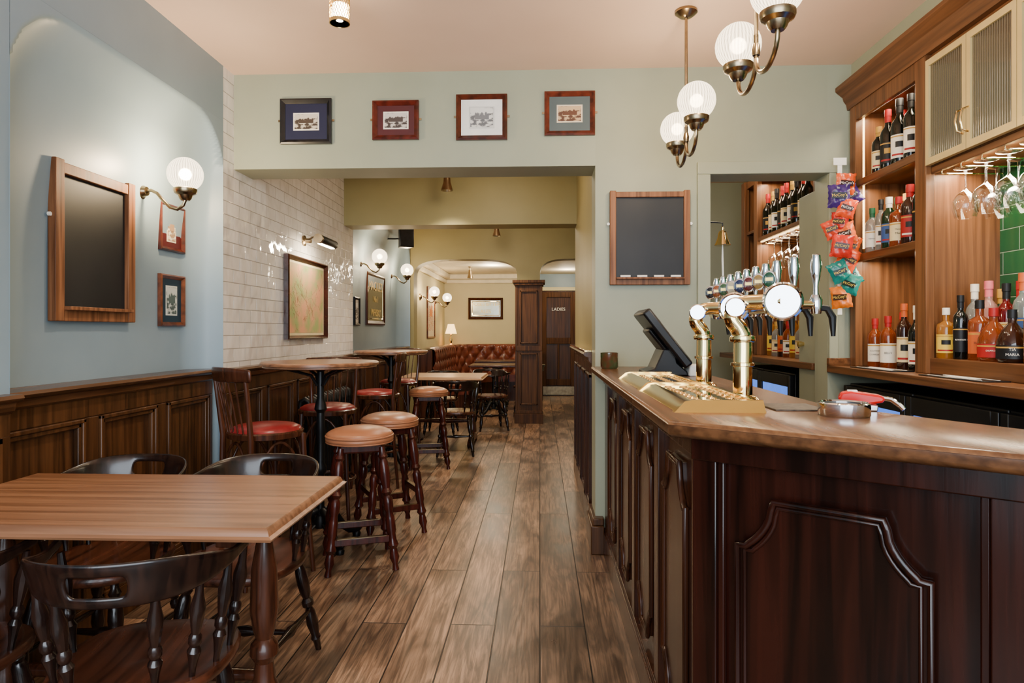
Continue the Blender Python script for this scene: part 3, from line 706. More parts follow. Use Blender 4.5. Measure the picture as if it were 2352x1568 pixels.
rk=thing('glass_rack','brass stemware rack under cupboard','glass rack',(1.88,2.5,1.95))
for yy in (2.94,2.81,2.68,2.55,2.42,2.29):
    mk('rail',G().tube([(-.12,yy-2.5,.03),(-.12,yy-2.5,-.01),(-.11,yy-2.5,-.012),(.14,yy-2.5,-.012)],.004,8),BRASS,rk)
WG=[None]
def wineglass(loc,group='hanging wine glasses'):
    if WG[0] is None:
        pr=[(0,0),(.038,-.001),(.038,-.004),(.006,-.01),(.004,-.03),(.004,-.09),(.012,-.1),(.036,-.12),(.046,-.15),(.045,-.175),(.036,-.215),(.0355,-.2155)]
        o=mk('wine_glass',G(),CLEAR,loc=loc,label='clear stemmed wine glass hanging upside down',cat='glass',group=group)
        seg=28; vs=[];fs=[]
        for r,z in pr:
            for i in range(seg):
                a=2*PI*i/seg; vs.append((r*math.cos(a)*1.12,r*math.sin(a)*1.12,z))
        for j in range(len(pr)-1):
            for i in range(seg):
                k=(i+1)%seg; fs.append((j*seg+i,j*seg+k,(j+1)*seg+k,(j+1)*seg+i))
        o.data.from_pydata(vs,[],fs); o.data.polygons.foreach_set('use_smooth',[True]*len(o.data.polygons)); o.data.update()
        WG[0]=o; return o
    o=WG[0].copy(); COL.objects.link(o); o.location=loc; o['group']=group; return o
for yy in (2.875,2.745,2.615,2.485,2.355):
    for xx in (1.82,1.95): wineglass((xx,yy,1.95))
def fridge(y0,y1):
    o=thing('bottle_fridge','black undercounter bottle fridge with glass door','fridge',(1.87,(y0+y1)/2,0),0,group='undercounter fridges')
    h=(y1-y0)/2-.005
    mk('cabinet',G().box(-.2,.2,-h,h,.05,.97),BLACK,o,bevel=.005)
    mk('door_frame',G().box(-.235,-.2,-h,-h+.04,.08,.96).box(-.235,-.2,h-.04,h,.08,.96).box(-.235,-.2,-h+.04,h-.04,.08,.14).box(-.235,-.2,-h+.04,h-.04,.88,.96),BLACK,o,bevel=.004)
    mk('door_glass',G().box(-.222,-.212,-h+.03,h-.03,.12,.9),BLUEL,o)
    mk('feet',G().box(-.18,.18,-h+.03,h-.03,0,.05),BLACK,o)
for a,b in ((1.2,1.8),(1.8,2.4),(2.4,3.0),(3.0,3.6),(4.35,4.95),(4.95,5.55)): fridge(a,b)
for loc in ((1.68,3.3,1.06),(1.68,2.68,1.06)):
    o=thing('bar_towel','black bar towel with white stripes on worktop','bar towel',loc,-PI/2)
    mk('towel',G().box(-.2,.2,-.055,.055,0,.005),BLACK,o,bevel=.002)
    for a,b,c,d in ((-.17,.17,.03,.036),(-.17,.17,-.036,-.03),(-.1,.1,-.012,.012)): mk('stripe',G().box(a,b,c,d,.004,.006),WHITE,o)
b2=thing('back_bar','oak back bar with wine shelf beyond the service doorway','shelving',(1.9,5.0,0))
def bk2(g): g.v=[(x-1.9,y-5.0,z) for x,y,z in g.v]; return g
g=G().box(X0,X1,5.6,5.64,1.06,2.5).box(X0,X1,5.28,5.32,1.06,2.5).box(X0,X1,4.2,4.24,1.06,2.5).box(2.06,X1,4.24,5.6,1.06,2.5).box(X0,X1,4.24,5.6,2.44,2.5)
g.box(X0-.02,X0+.02,5.58,5.66,1.06,2.5).box(X0-.02,X0+.02,5.26,5.34,1.06,2.5)
mk('carcass',bk2(g),BACKW,b2,bevel=.003)
mk('shelf',bk2(G().box(X0-.01,2.06,4.24,5.28,1.96,1.99)),BACKY,b2,bevel=.002)
mk('led_strip',bk2(G().box(X0+.01,X0+.025,4.26,5.26,1.952,1.96)),LED,b2)
for z in (1.67,2.075): mk('shelf',bk2(G().box(X0,2.06,5.32,5.6,z-.022,z)),BACKY,b2)
mk('counter',bk2(G().box(1.6,2.1,3.92,5.9,1.02,1.06)),BACKY,b2,bevel=.004)
for yy in (4.5,4.65,4.8,4.95,5.1):
    for xx in (1.8,1.92): wineglass((xx,yy,1.94),'wine glasses in far rack')
rk=thing('glass_rack','brass stemware rack under wine shelf','glass rack',(1.88,4.8,1.94))
for yy in (-.37,-.225,-.075,.075,.225,.37): mk('rail',G().tube([(-.12,yy,.02),(-.12,yy,-.01),(.14,yy,-.01)],.004,6),BRASS,rk)
# ---------------------------------------------------------------- bottles
def bmat(name,c,tr=.0,rough=.06):
    m,nt,b=base(name); b.inputs['Base Color'].default_value=lin(c); b.inputs['Roughness'].default_value=rough
    b.inputs['Coat Weight'].default_value=.4; b.inputs['Transmission Weight'].default_value=tr; b.inputs['IOR'].default_value=1.35
    return m
BM={'dark':bmat('dark_bottle_glass',(10,12,8)),'green':bmat('green_bottle_glass',(14,36,16)),'amber':bmat('whisky_amber',(142,62,18),.5),'gold':bmat('golden_spirit',(180,116,40),.5),
 'clear':bmat('clear_bottle',(215,225,222),.85),'pink':bmat('pink_gin',(216,158,146),.6),'red':bmat('red_spirit',(104,12,14),.35),'brown':bmat('brown_bottle',(46,20,9),.2)}
LM={k:mat('label_'+k,c,rough=.5) for k,c in {'white':(228,220,202),'black':(12,12,14),'cream':(218,198,150),'red':(150,20,22),'orange':(186,86,36),'yellow':(216,182,60),'blue':(46,76,130),'green':(20,76,46),'gold':(180,136,54),'pink':(206,96,104)}.items()}
SH={'wine':[(.0,0),(.036,0),(.038,.006),(.038,.18),(.034,.2),(.018,.225),(.0145,.24),(.0145,.30)],
 'whisky':[(0,0),(.035,0),(.037,.006),(.037,.16),(.033,.18),(.017,.2),(.014,.21),(.014,.25)],
 'square':[(0,0),(.040,0),(.042,.006),(.042,.15),(.038,.165),(.016,.18),(.015,.185),(.015,.235)],
 'squat':[(0,0),(.045,0),(.052,.01),(.056,.05),(.052,.09),(.036,.13),(.017,.155),(.015,.16),(.015,.2)],
 'tall':[(0,0),(.032,0),(.034,.006),(.034,.21),(.029,.23),(.014,.25),(.0135,.26),(.0135,.32)]}
protos={}
def bottle(loc,shape,col,lab,cap,group,txt=None,k=1.0):
    key=(shape,col,lab,cap,txt)
    x,y,z=loc; rot=-math.atan2(x,y)
    if key in protos: 
        o=dup(protos[key],loc,rot,scale=(k,k,k)); o['group']=group; return o
    cn={'dark':'dark glass','green':'green glass','amber':'amber whisky','gold':'golden spirit','clear':'clear glass','pink':'pink gin','red':'red spirit','brown':'brown glass'}[col]
    o=thing('wine_bottle' if shape=='wine' else 'spirit_bottle',cn+' bottle with '+lab+' label and '+cap+' cap on shelf','bottle',loc,rot,group); o.scale=(k,k,k)
    pr=SH[shape]
    mk('bottle_body',G().lathe(pr+[(0,pr[-1][1])],seg=24),BM[col],o,ang=50)
    R=pr[3][0] if shape!='squat' else .0575; h=pr[3][1] if shape!='squat' else .09
    z0,z1=h*.18,h*.78; n=14
    def band(a0,a1,r0,za,zb):
        vs=[];fs=[]
        for i in range(n+1):
            a=-PI/2+a0+(a1-a0)*i/n
            for zz in (za,zb): vs.append(((R+r0)*math.cos(a),(R+r0)*math.sin(a),zz))
        for i in range(n): fs.append((2*i,2*i+2,2*i+3,2*i+1))
        return G().add(vs,fs)
    mk('bottle_label',band(-1.15,1.15,.0012,z0,z1),LM[lab],o,ang=60)
    mk('label_border',band(-1.1,1.1,.0018,z1-.012,z1-.006),LM['gold' if lab!='gold' else 'black'],o,ang=60)
    if shape in('wine','whisky','tall'): 
        g=G(); rr=pr[-1][0]+.001; g.lathe([(rr,pr[-1][1]-.055),(rr,pr[-1][1]-.01)],seg=16); mk('neck_band',g,LM[cap if cap in LM else 'gold'],o)
    H=pr[-1][1]; mk('bottle_cap',G().lathe([(0,H+.012),(.0165,H+.012),(.017,H-.022),(.0145,H-.024)],seg=16),LM[cap],o)
    if txt:
        ln=txt.split('|'); zc=(z0+z1)/2
        for i,s in enumerate(ln):
            text(s,min(.015,.075/len(s)),o,(0,-R-.0035,zc+(len(ln)-1)*.01-i*.02),LM['black'] if lab not in('black','green','blue','red') else LM['white'],ext=.0003)
    else:
        mk('label_emblem',band(-.45,.45,.002,z0+.45*(z1-z0),z0+.7*(z1-z0)),LM['black' if lab!='black' else 'gold'],o,ang=60)
        mk('label_base_stripe',band(-.9,.9,.0018,z0+.1*(z1-z0),z0+.18*(z1-z0)),LM['red' if lab!='red' else 'white'],o,ang=60)
    protos[key]=o; return o
gA='bottles on top shelf'
for (x,y,s,c,l,cp,k) in ((1.785,3.52,'whisky','dark','cream','gold',.95),(1.79,3.44,'wine','dark','black','red',1.0),(1.80,3.35,'wine','dark','white','black',1.08),(1.80,3.25,'tall','dark','white','black',.98),(1.84,3.17,'wine','brown','white','green',1.0),(1.9,3.5,'wine','dark','cream','red',1.05)):
    bottle((x,y,2.075),s,c,l,cp,gA,k=k)
gB='bottles on middle shelf'
for (x,y,s,c,l,cp,k,t) in ((1.775,3.57,'whisky','clear','white','green',.9,'TERALIA'),(1.78,3.49,'tall','clear','white','black',.8,None),(1.78,3.41,'whisky','green','blue','white',1,None),(1.785,3.33,'square','amber','cream','red',1,"Maker's|Mark"),(1.79,3.24,'whisky','brown','red','red',1.1,None),(1.80,3.16,'wine','dark','black','red',1.08,"REBEL|VELVET"),(1.9,3.55,'whisky','green','cream','green',1.1,None),(1.89,3.45,'whisky','amber','white','gold',1.1,None),(1.89,3.32,'tall','clear','yellow','blue',.95,None)):
    bottle((x,y,1.67),s,c,l,cp,gB,txt=t,k=k)
gC='spirits on worktop beneath shelves'
for (x,y,s,c,l,cp,k,t) in ((1.785,3.56,'whisky','amber','white','red',.98,'SOUTHERN|COMFORT'),(1.785,3.43,'whisky','amber','white','red',1.02,"BELL'S"),(1.80,3.31,'tall','brown','cream','orange',.98,None),(1.80,3.2,'wine','dark','white','white',1.0,None),(1.9,3.5,'whisky','brown','red','red',1.1,None),(1.9,3.3,'tall','brown','orange','gold',1.05,None)):
    bottle((x,y,1.06),s,c,l,cp,gC,txt=t,k=k)
gD='spirits in front of green tiles'
for (x,y,s,c,l,cp,k,t) in ((1.79,2.96,'square','gold','yellow','white',.9,None),(1.79,2.86,'tall','dark','black','black',.82,'REYNOLDS'),(1.81,2.77,'square','amber','orange','black',1.0,'BULLEIT'),(1.795,2.665,'squat','amber','red','red',1.0,'DISARONNO'),(1.79,2.555,'squat','brown','black','black',.95,"TIA|MARIA"),(1.8,2.45,'whisky','gold','white','red',.98,"J.D."),
    (1.90,2.94,'tall','clear','white','white',.98,'GIN'),(1.90,2.85,'tall','pink','white','pink',1.0,'PINK|GIN'),(1.91,2.76,'tall','red','cream','black',.95,None),(1.90,2.65,'tall','clear','blue','orange',1.05,None),(1.90,2.55,'tall','green','white','orange',1.05,'GORDONS'),(1.90,2.45,'wine','dark','cream','gold',1.0,None),
    (1.99,2.9,'whisky','green','white','gold',1.15,None),(1.99,2.79,'wine','brown','gold','red',1.05,None),(1.99,2.67,'tall','gold','cream','white',1.0,None),(1.99,2.56,'whisky','clear','green','white',1.1,None)):
    bottle((x,y,1.13),s,c,l,cp,gD,txt=t,k=k)
gE='wine bottles on far shelf'
for i in range(9): bottle((1.78+.01*(i%2),4.42+i*.095,1.99),'wine','dark',['white','cream','black'][i%3],['red','red','black','gold'][i%4],gE,k=1.05)
for i in range(8): bottle((1.80,4.36+i*.115,1.06),['whisky','tall'][i%2],['amber','brown','clear','gold'][i%4],['white','orange','cream','yellow'][i%4],['red','black','gold','white'][i%4],'spirits on far worktop',k=1)
for z in (1.67,2.075,1.06):
    for i in range(2): bottle((1.81,5.38+i*.11,z),'wine','dark','white','red','bottles in far end shelves',k=.9)
# ---------------------------------------------------------------- crisps on strip
random.seed(11)
st=thing('snack_strip','white card strip hanging crisps beside shelves','display strip',(1.645,3.66,1.36),0)
mk('strip',G().box(-.012,.012,-.003,0,-.02,.84),WHITE,st)
mk('header_card',G().box(-.035,.035,-.005,-.002,.80,.84),WHITE,st)
pcol=[(204,72,16),(50,30,90),(200,62,18),(168,26,22),(208,84,22),(184,36,24),(204,68,28),(10,100,94),(22,112,104),(208,104,20),(190,54,28),(10,86,54),(16,82,44),(198,70,18)]
def packet(loc,col,tilt,rz,txt,sc=1):
    o=thing('crisp_packet','shiny '+('orange' if col[0]>192 and col[1]>55 else 'red' if col[0]>160 else 'purple' if col[2]>85 and col[0]>40 else 'green')+' foil crisp packet on hanging strip','crisp packet',loc,rz,group='crisp packets on strip')
    o.scale=(sc,sc,sc)
    W,Hh=.11,.12;n=12;m=12;vs=[];fs=[]; ph=random.uniform(0,6)
    for sgn in (-1,1):
        for i in range(n+1):
            for j in range(m+1):
                u=i/n*2-1;v=j/m*2-1
                b=.019*max(0,(1-u**4))*max(0,(1-abs(v)**5)); b*=1+.14*math.sin(u*7+v*5+ph)+.1*math.sin(v*11-u*4+ph)
                e=.002*math.sin(v*13+ph)*abs(u)
                vs.append((u*W/2*(1-.08*(1-abs(v)**3))+e,sgn*b+.002*math.sin(u*5+ph),v*Hh/2+.002*math.sin(u*12+ph)*abs(v)))
    k=(n+1)*(m+1)
    for q in range(2):
        for i in range(n):
            for j in range(m):
                a=q*k+i*(m+1)+j; fs.append((a,a+m+1,a+m+2,a+1))
    g=G(); R=Mx.Rotation(tilt,4,'Y'); g.M=R; g.add(vs,fs)
    mk('foil_bag',g,mat('foil',col,tuple(min(255,c*1.15+10) for c in col),rough=.24,metal=0,sc=(30,30,30),bump=.35,spec=.5),o,ang=60)
    g=G(); g.M=R
    g.prism([(-.036,-.014),(.032,-.018),(.036,.012),(-.032,.018)],-.0252,-.0225,'xz'); mk('front_emblem',g,mat('emblem_ink',tuple(int(c*.25) for c in col),rough=.35),o)
    text(txt,.021,o,R@V((0,-.0262,.0)),LM['yellow'] if random.random()<.5 else WHITE,rot=(PI/2,tilt,0))
i=0
for r in range(10):
    s=-1 if r%2 else 1
    packet((1.635+s*.018+random.uniform(-.012,.012),3.605-.016*(r%3),2.045-r*.068),pcol[i%14],random.uniform(-.5,.5),-.4+random.uniform(-.35,.35),"McCoy's",random.uniform(.85,1.08)); i+=1
for r,(dz,dx) in enumerate(((.06,.055),(.33,.05),(.5,.05),(.24,-.05))):
    packet((1.64+dx,3.625,2.045-dz),pcol[(r*3+1)%14],random.uniform(-.6,.6),-.5,"McCoy's",.85)
o=thing('bar_bell','brass last-orders bell with white rope in doorway','bell',(1.09,3.95,1.76),0)
mk('bell_body',G().lathe([(.045,0),(.047,.004),(.04,.02),(.03,.045),(.026,.07),(.02,.085),(0,.092)],seg=28).lathe([(0,.085),(.007,.092),(.009,.108),(0,.118)]),BRASS,o)
mk('bracket',G().tube([(-.133,0,.13),(-.06,0,.14),(0,0,.135),(0,0,.11)],.004),IRON,o)
mk('bell_rope',G().tube([(0,0,.02),(0,0,-.08),(.003,0,-.2)],[.003,.006,.006]),WHITE,o)
S('door_2',G().box(1.625,1.665,3.9,4.17,0,2.08),SAGE,bevel=.003)
S('door_2',G().lathe([(0,0),(.012,0),(.018,.02),(.018,.035),(0,.04)],(1.625,4.1,1.17),(-1,0,0)),BRASS)
# ================================================================ furniture
LEG=[(0,.013),(.06,.014),(.1,.022),(.13,.015),(.16,.021),(.3,.026),(.42,.02),(.46,.014),(.49,.024),(.53,.024),(.56,.014),(.6,.02),(.72,.025),(.84,.016),(.87,.021),(.9,.015),(1,.012)]
SPN=[(0,.008),(.1,.009),(.2,.013),(.28,.018),(.33,.011),(.37,.017),(.42,.017),(.46,.011),(.6,.017),(.72,.02),(.85,.012),(1,.009)]
def captains():
    o=thing('captains_chair','dark wooden captains chair with turned spindles','chair',(0,0,0),0,group='captains chairs')
    n=36;vs=[];fs=[];prof=[(1.0,.44),(1.03,.43),(1.02,.415),(.95,.405)]
    def outl(a):
        c,s=math.cos(a),math.sin(a); k=(abs(c)**2.8+abs(s)**2.8)**(-1/2.8)
        return .225*k*c*(1-.08*(-s if s<0 else 0)),.215*k*s
    for r in (0.0,.35,.7,.9,1.0):
        for i in range(n):
            x,y=outl(2*PI*i/n); dip=-.014*(1-r)**.6 if r<1 else 0
            vs.append((x*r,y*r,.44+dip+(.004 if r==.9 else 0)))
    for r,z in prof[1:]:
        for i in range(n):
            x,y=outl(2*PI*i/n); vs.append((x*r,y*r,z))
    R=8
    for j in range(R-1):
        for i in range(n): k=(i+1)%n; fs.append((j*n+i,j*n+k,(j+1)*n+k,(j+1)*n+i))
    fs.append(tuple((R-1)*n+i for i in range(n)))
    mk('seat',G().add(vs,fs),CHS,o,ang=50)
    for sx in (-1,1):
        for sy in (-1,1):
            mk('leg',G().turned((sx*.14,sy*.14,.41),(sx*.20,sy*(.20 if sy>0 else .23),0),LEG),CHW,o)
    ST=[(0,.008),(.15,.01),(.4,.014),(.5,.02),(.6,.014),(.85,.01),(1,.008)]
    for sx in (-1,1): mk('stretcher',G().turned((sx*.178,-.185,.17),(sx*.178,.175,.17),ST),CHW,o)
    mk('stretcher',G().turned((-.178,0,.17),(.178,0,.17),ST),CHW,o)
    N=44;vs=[];fs=[]
    def rp(th):
        x=.245*math.sin(th); y=-.03-.225*math.cos(th) if abs(th)<PI/2 else -.03+.10*(abs(th)-PI/2)/.4
        if abs(th)>=PI/2: x=math.copysign(.245+.006*(abs(th)-PI/2)/.4,th)
        return x,y
    for i in range(N+1):
        th=-1.95+3.9*i/N; x,y=rp(th)
        w=math.exp(-(th/1.2)**4); e=max(0,abs(th)-1.35)/.6
        top=.712+.046*w+.018*e*e; bot=.686-.036*w+.018*e*e
        nx,ny=(math.sin(th),-math.cos(th)) if abs(th)<PI/2 else (math.copysign(1,th),0)
        zs=[bot,bot+(top-bot)*.26,bot+(top-bot)*.70,top]
        for j,z in enumerate(zs): 
            lean=.036*(j/3)*w+.012*e
            vs.append((x+nx*lean,y+ny*lean,z))
    for i in range(N):
        th=-1.95+3.9*(i+.5)/N
        for j in range(3):
            if j==1 and abs(th)<.3: continue
            a=i*4+j; fs.append((a,a+4,a+5,a+1))
    mk('back_rail',G().add(vs,fs),CHW,o,solid=.015,sub=2,label='curved dark back rail with hand slot')
    for th in (-1.85,-1.4,-.95,-.5,.5,.95,1.4,1.85):
        x,y=rp(th)
        sxx=x*.84; syy=-.02+(y+.02)*.8 if y<-.02 else y*.8
        mk('spindle',G().turned((sxx,syy,.435),(x,y,.675 if abs(th)<1.3 else .69),SPN,10),CHW,o)
    return o
c1=captains(); c1.location=(-.985,1.60,0); c1.rotation_euler=(0,0,.15); c1.scale=(.9,.92,1)
dup(c1,(-1.53,1.56,0),.08)
dup(c1,(-1.06,2.31,0),PI-.03,scale=(.92,1,1))
dup(c1,(-1.56,2.28,0),PI+.0,scale=(.92,1,1))
dup(c1,(-.86,6.66,0),.1,'dark wooden captains chair beside pale rectangular table')
dup(c1,(-1.2,7.9,0),PI,'dark wooden captains chair beside pale rectangular table')
dup(c1,(-.62,8.3,0),PI+.3)
dup(c1,(-.19,9.7,0),PI/2)
TL=[(0,.04),(.03,.04),(.05,.03),(.08,.036),(.11,.022),(.15,.026),(.25,.036),(.45,.04),(.55,.032),(.6,.024),(.63,.038),(.68,.04),(.72,.026),(.8,.03),(.85,.042),(1,.045)]
def recttable(w,d,mt,label,loc):
    o=thing('pub_table',label,'table',loc,0)
    vs=[];fs=[]
    lv=[(.002,.727),(-.012,.73),(-.016,.737),(-.006,.742),(-.004,.748),(0,.756),(.006,.76)]
    lv=[(.03,.726)]+[(k+.016,z) for k,z in lv]
    for k,z in lv:
        for sx,sy in ((-1,-1),(1,-1),(1,1),(-1,1)): vs.append((sx*(w/2-k),sy*(d/2-k),z))
    for j in range(len(lv)-1):
        for i in range(4): k=(i+1)%4; fs.append((j*4+i,j*4+k,j*4+4+k,j*4+4+i))
    fs.append((3,2,1,0)); fs.append(tuple(len(lv)*4-4+i for i in range(4)))
    mk('table_top',G().add(vs,fs),mt,o,ang=30)
    for sx in (-1,1):
        x=sx*(w/2-.15)
        mk('leg',G().turned((x,0,.7),(x,0,.13),TL,18),CHB,o)
        mk('foot',G().prism([(-.27,0),(-.2,0),(-.17,.03),(.17,.03),(.2,0),(.27,0),(.29,.03),(.25,.06),(.12,.085),(.05,.14),(-.05,.14),(-.12,.085),(-.25,.06),(-.29,.03)],x-.03,x+.03,'yz'),CHB,o,bevel=.008)
        mk('top_bearer',G().box(x-.03,x+.03,-d/2+.08,d/2-.08,.69,.727),CHB,o,bevel=.004)
    mk('stretcher',G().turned((-(w/2-.15),0,.25),(w/2-.15,0,.25),[(0,.015),(.2,.02),(.5,.03),(.8,.02),(1,.015)]),CHB,o)
    return o
t_=recttable(1.08,.62,TABW,'rectangular oak pub table with turned legs',(-1.19,1.865,0)); t_.scale=(1,1,1.008)
recttable(.92,.8,TABP,'pale topped rectangular pub table beside stools',(-1.06,7.25,0))
def irontable(loc,h,r,label,square=False):
    o=thing('poseur_table' if h>.9 else 'pub_table',label,'table',loc,0)
    if not square:
        mk('table_top',G().lathe([(0,h-.035),(r-.03,h-.035),(r-.012,h-.03),(r-.014,h-.022),(r,h-.018),(r,h-.006),(r-.006,h),(0,h)],seg=56),TABW,o,ang=25)
    else:
        mk('table_top',G().box(-r,r,-r,r,h-.03,h),CHB,o,bevel=.008)
    mk('column',G().lathe([(0,.1),(.035,.1),(.04,.14),(.025,.17),(.03,.2),(.022,.22),(.022,h*.38),(.034,h*.4),(.036,h*.42),(.022,h*.45),(.028,h*.6),(.022,h*.72),(.036,h*.74),(.03,h*.77),(.02,h*.8),(.02,h-.06),(.03,h-.05),(.12,h-.04),(.12,h-.036),(0,h-.036)],seg=18),IRON,o)
    for k in range(4):
        a=PI/4+k*PI/2; c,s=math.cos(a),math.sin(a)
        P=[(.02,.2),(.06,.19),(.1,.15),(.14,.09),(.19,.05),(.24,.04),(.262,.055),(.255,.075),(.24,.07)]
        g=G().tube([(c*p,s*p,q) for p,q in P],[.02,.022,.024,.024,.022,.02,.016,.012,.008],8)
        g.tube([(c*p,s*p,q) for p,q in ((.03,.12),(.07,.09),(.1,.1),(.11,.13),(.09,.14))],.01,6)
        g.lathe([(0,0),(.022,0),(.026,.02),(.012,.04),(0,.04)],(c*.235,s*.235,0))
        mk('foot',g,IRON,o,ang=60)
        mk('top_bracket',G().tube([(c*.02,s*.02,h-.14),(c*.06,s*.06,h-.08),(c*.16,s*.16,h-.05),(c*.2,s*.2,h-.04)],.009,6),IRON,o)
    return o
irontable((-1.285,3.78,0),1.072,.335,'tall round oak poseur table on black iron base')
irontable((-1.36,5.93,0),1.072,.335,'tall round oak poseur table by tiled wall')
irontable((-.68,9.62,0),.76,.34,'square dark pub table on iron base by banquette',square=True)
irontable((-.72,10.9,0),.76,.34,'square dark pub table on iron base near back wall',square=True)
SL=[(0,.016),(.05,.018),(.08,.026),(.1,.018),(.13,.024),(.25,.03),(.34,.02),(.37,.03),(.4,.018),(.43,.026),(.5,.026),(.53,.018),(.58,.024),(.68,.026),(.71,.02),(.76,.022),(.8,.03),(.83,.018),(.9,.026),(.95,.014),(1,.018)]
def stool():
    o=thing('bar_stool','round tan leather bar stool with turned mahogany legs','stool',(0,0,0),0,group='tan leather bar stools')
    mk('seat_cushion',G().lathe([(0,.730),(.05,.729),(.10,.724),(.14,.714),(.165,.702),(.177,.692),(.178,.684),(.170,.679),(.180,.672),(.181,.660),(.172,.648),(0,.648)],seg=48),TAN,o,ang=80)
    mk('piping',G().tube([(.177*math.cos(a*PI/24),.177*math.sin(a*PI/24),.681) for a in range(48)],.006,8,closed=True),TAN,o)
    mk('piping',G().tube([(.176*math.cos(a*PI/24),.176*math.sin(a*PI/24),.65) for a in range(48)],.004,6,closed=True),TAN,o)
    mk('seat_base',G().box(-.11,.11,-.11,.11,.60,.648),STW,o,bevel=.01)
    for sx in (-1,1):
        for sy in (-1,1):
            mk('leg',G().turned((sx*.105,sy*.105,.63),(sx*.172,sy*.172,0),SL,14),STW,o)
    for z,ax in ((.16,0),(.25,1)):
        r=.105+.067*(1-z/.63)
        for s in (-1,1):
            g=G()
            if ax==0: g.box(-r,r,s*r-.011,s*r+.011,z-.018,z+.018)
            else: g.box(s*r-.011,s*r+.011,-r,r,z-.018,z+.018)
            mk('stretcher',g,STW,o,bevel=.005)
            g=G()
            if ax==0: g.box(-r+.03,r-.03,s*r-.0115,s*r+.0115,z+.0165,z+.0195)
            else: g.box(s*r-.0115,s*r+.0115,-r+.03,r-.03,z+.0165,z+.0195)
            mk('foot_strip',g,ABRASS,o)
    return o
s1=stool(); s1.location=(-.975,3.50,0); s1.rotation_euler=(0,0,.35); s1.scale=(1,1,1.01)
dup(s1,(-.95,4.1,0),.5)
dup(s1,(-1.03,6.02,0),.2)
def barchair():
    o=thing('bentwood_bar_chair','tall bentwood bar chair with red leather seat','chair',(0,0,0),0,group='bentwood bar chairs')
    mk('seat_frame',G().lathe([(0,.705),(.18,.705),(.198,.71),(.2,.735),(.19,.742),(0,.742)],seg=40),CHB,o)
    mk('seat_cushion',G().lathe([(0,.775),(.1,.773),(.155,.765),(.182,.752),(.187,.742),(0,.742)],seg=40),RED,o,ang=70)
    for sx in (-1,1):
        mk('leg',G().tube([(sx*.145,.135,.72),(sx*.155,.15,.4),(sx*.18,.18,0)],[.016,.015,.012],10),CHB,o)
        mk('leg',G().tube([(sx*.165,-.205,1.05),(sx*.160,-.185,.88),(sx*.15,-.165,.72),(sx*.155,-.17,.4),(sx*.18,-.21,0)],[.012,.013,.016,.015,.012],10),CHB,o)
    mk('foot_ring',G().tube([(.185*math.cos(a*PI/16),.185*math.sin(a*PI/16)-.01,.28) for a in range(32)],.010,8,closed=True),CHB,o,ang=60)
    for a,b in (((-.16,.15,.36),(.16,.15,.36)),((-.16,-.17,.36),(.16,-.17,.36)),((-.155,-.16,.36),(-.155,.145,.36)),((.155,-.16,.36),(.155,.145,.36))):
        P=[];p0=V(a);p1=V(b)
        for i in range(13):
            t=i/12; P.append(p0.lerp(p1,t)+V((0,0,.33*math.sin(PI*t)**.55)))
        mk('brace',G().tube(P,.008,8),CHB,o,ang=60)
    vs=[];fs=[];N=16
    for i in range(N+1):
        t=i/N*2-1; x=.205*t; y=-.245+.06*t*t; w=(1-abs(t)**3)*.01
        for z in (1.0-w*.2,1.035,1.066+w*.8): vs.append((x,y-(z-.98)*.1,z))
    for i in range(N):
        for j in range(2): a=i*3+j; fs.append((a,a+3,a+4,a+1))
    mk('crest_rail',G().add(vs,fs),CHB,o,solid=.016,sub=1)
    for k in range(5):
        t=(k-2)/2; mk('spindle',G().tube([(.085*t,-.18+.01*t*t,.735),(.09*t,-.205+.01*t*t,.86),(.1*t,-.245+.02*t*t,1.01)],.005,8),CHB,o)
    return o
b1=barchair(); b1.location=(-1.42,3.33,0); b1.rotation_euler=(0,0,math.radians(-38)); b1.scale=(.95,.95,1)
dup(b1,(-1.40,4.26,0),PI+.1)
dup(b1,(-1.34,5.3,0),math.radians(95))
dup(b1,(-1.42,6.5,0),PI-.1)
o=thing('radiator','black cast iron column radiator by panelled wall','radiator',(-1.665,5.05,0),0)
for i in range(16):
    y=-.48+i*.064; g=G()
    for x in (-.035,.035):
        g.tube([(x,y,.1),(x,y,.72)],.016,8)
    g.tube([(-.035,y,.70),(-.03,y,.745),(0,y,.765),(.03,y,.745),(.035,y,.70)],.02,8).tube([(-.035,y,.12),(0,y,.08),(.035,y,.12)],.02,8).box(-.045,-.025,y-.012,y+.012,0,.1).box(.025,.045,y-.012,y+.012,0,.1)
    mk('radiator_section',g,IRON,o,ang=60)
mk('pipe',G().tube([(0,-.5,.12),(0,.52,.12)],.012),IRON,o)
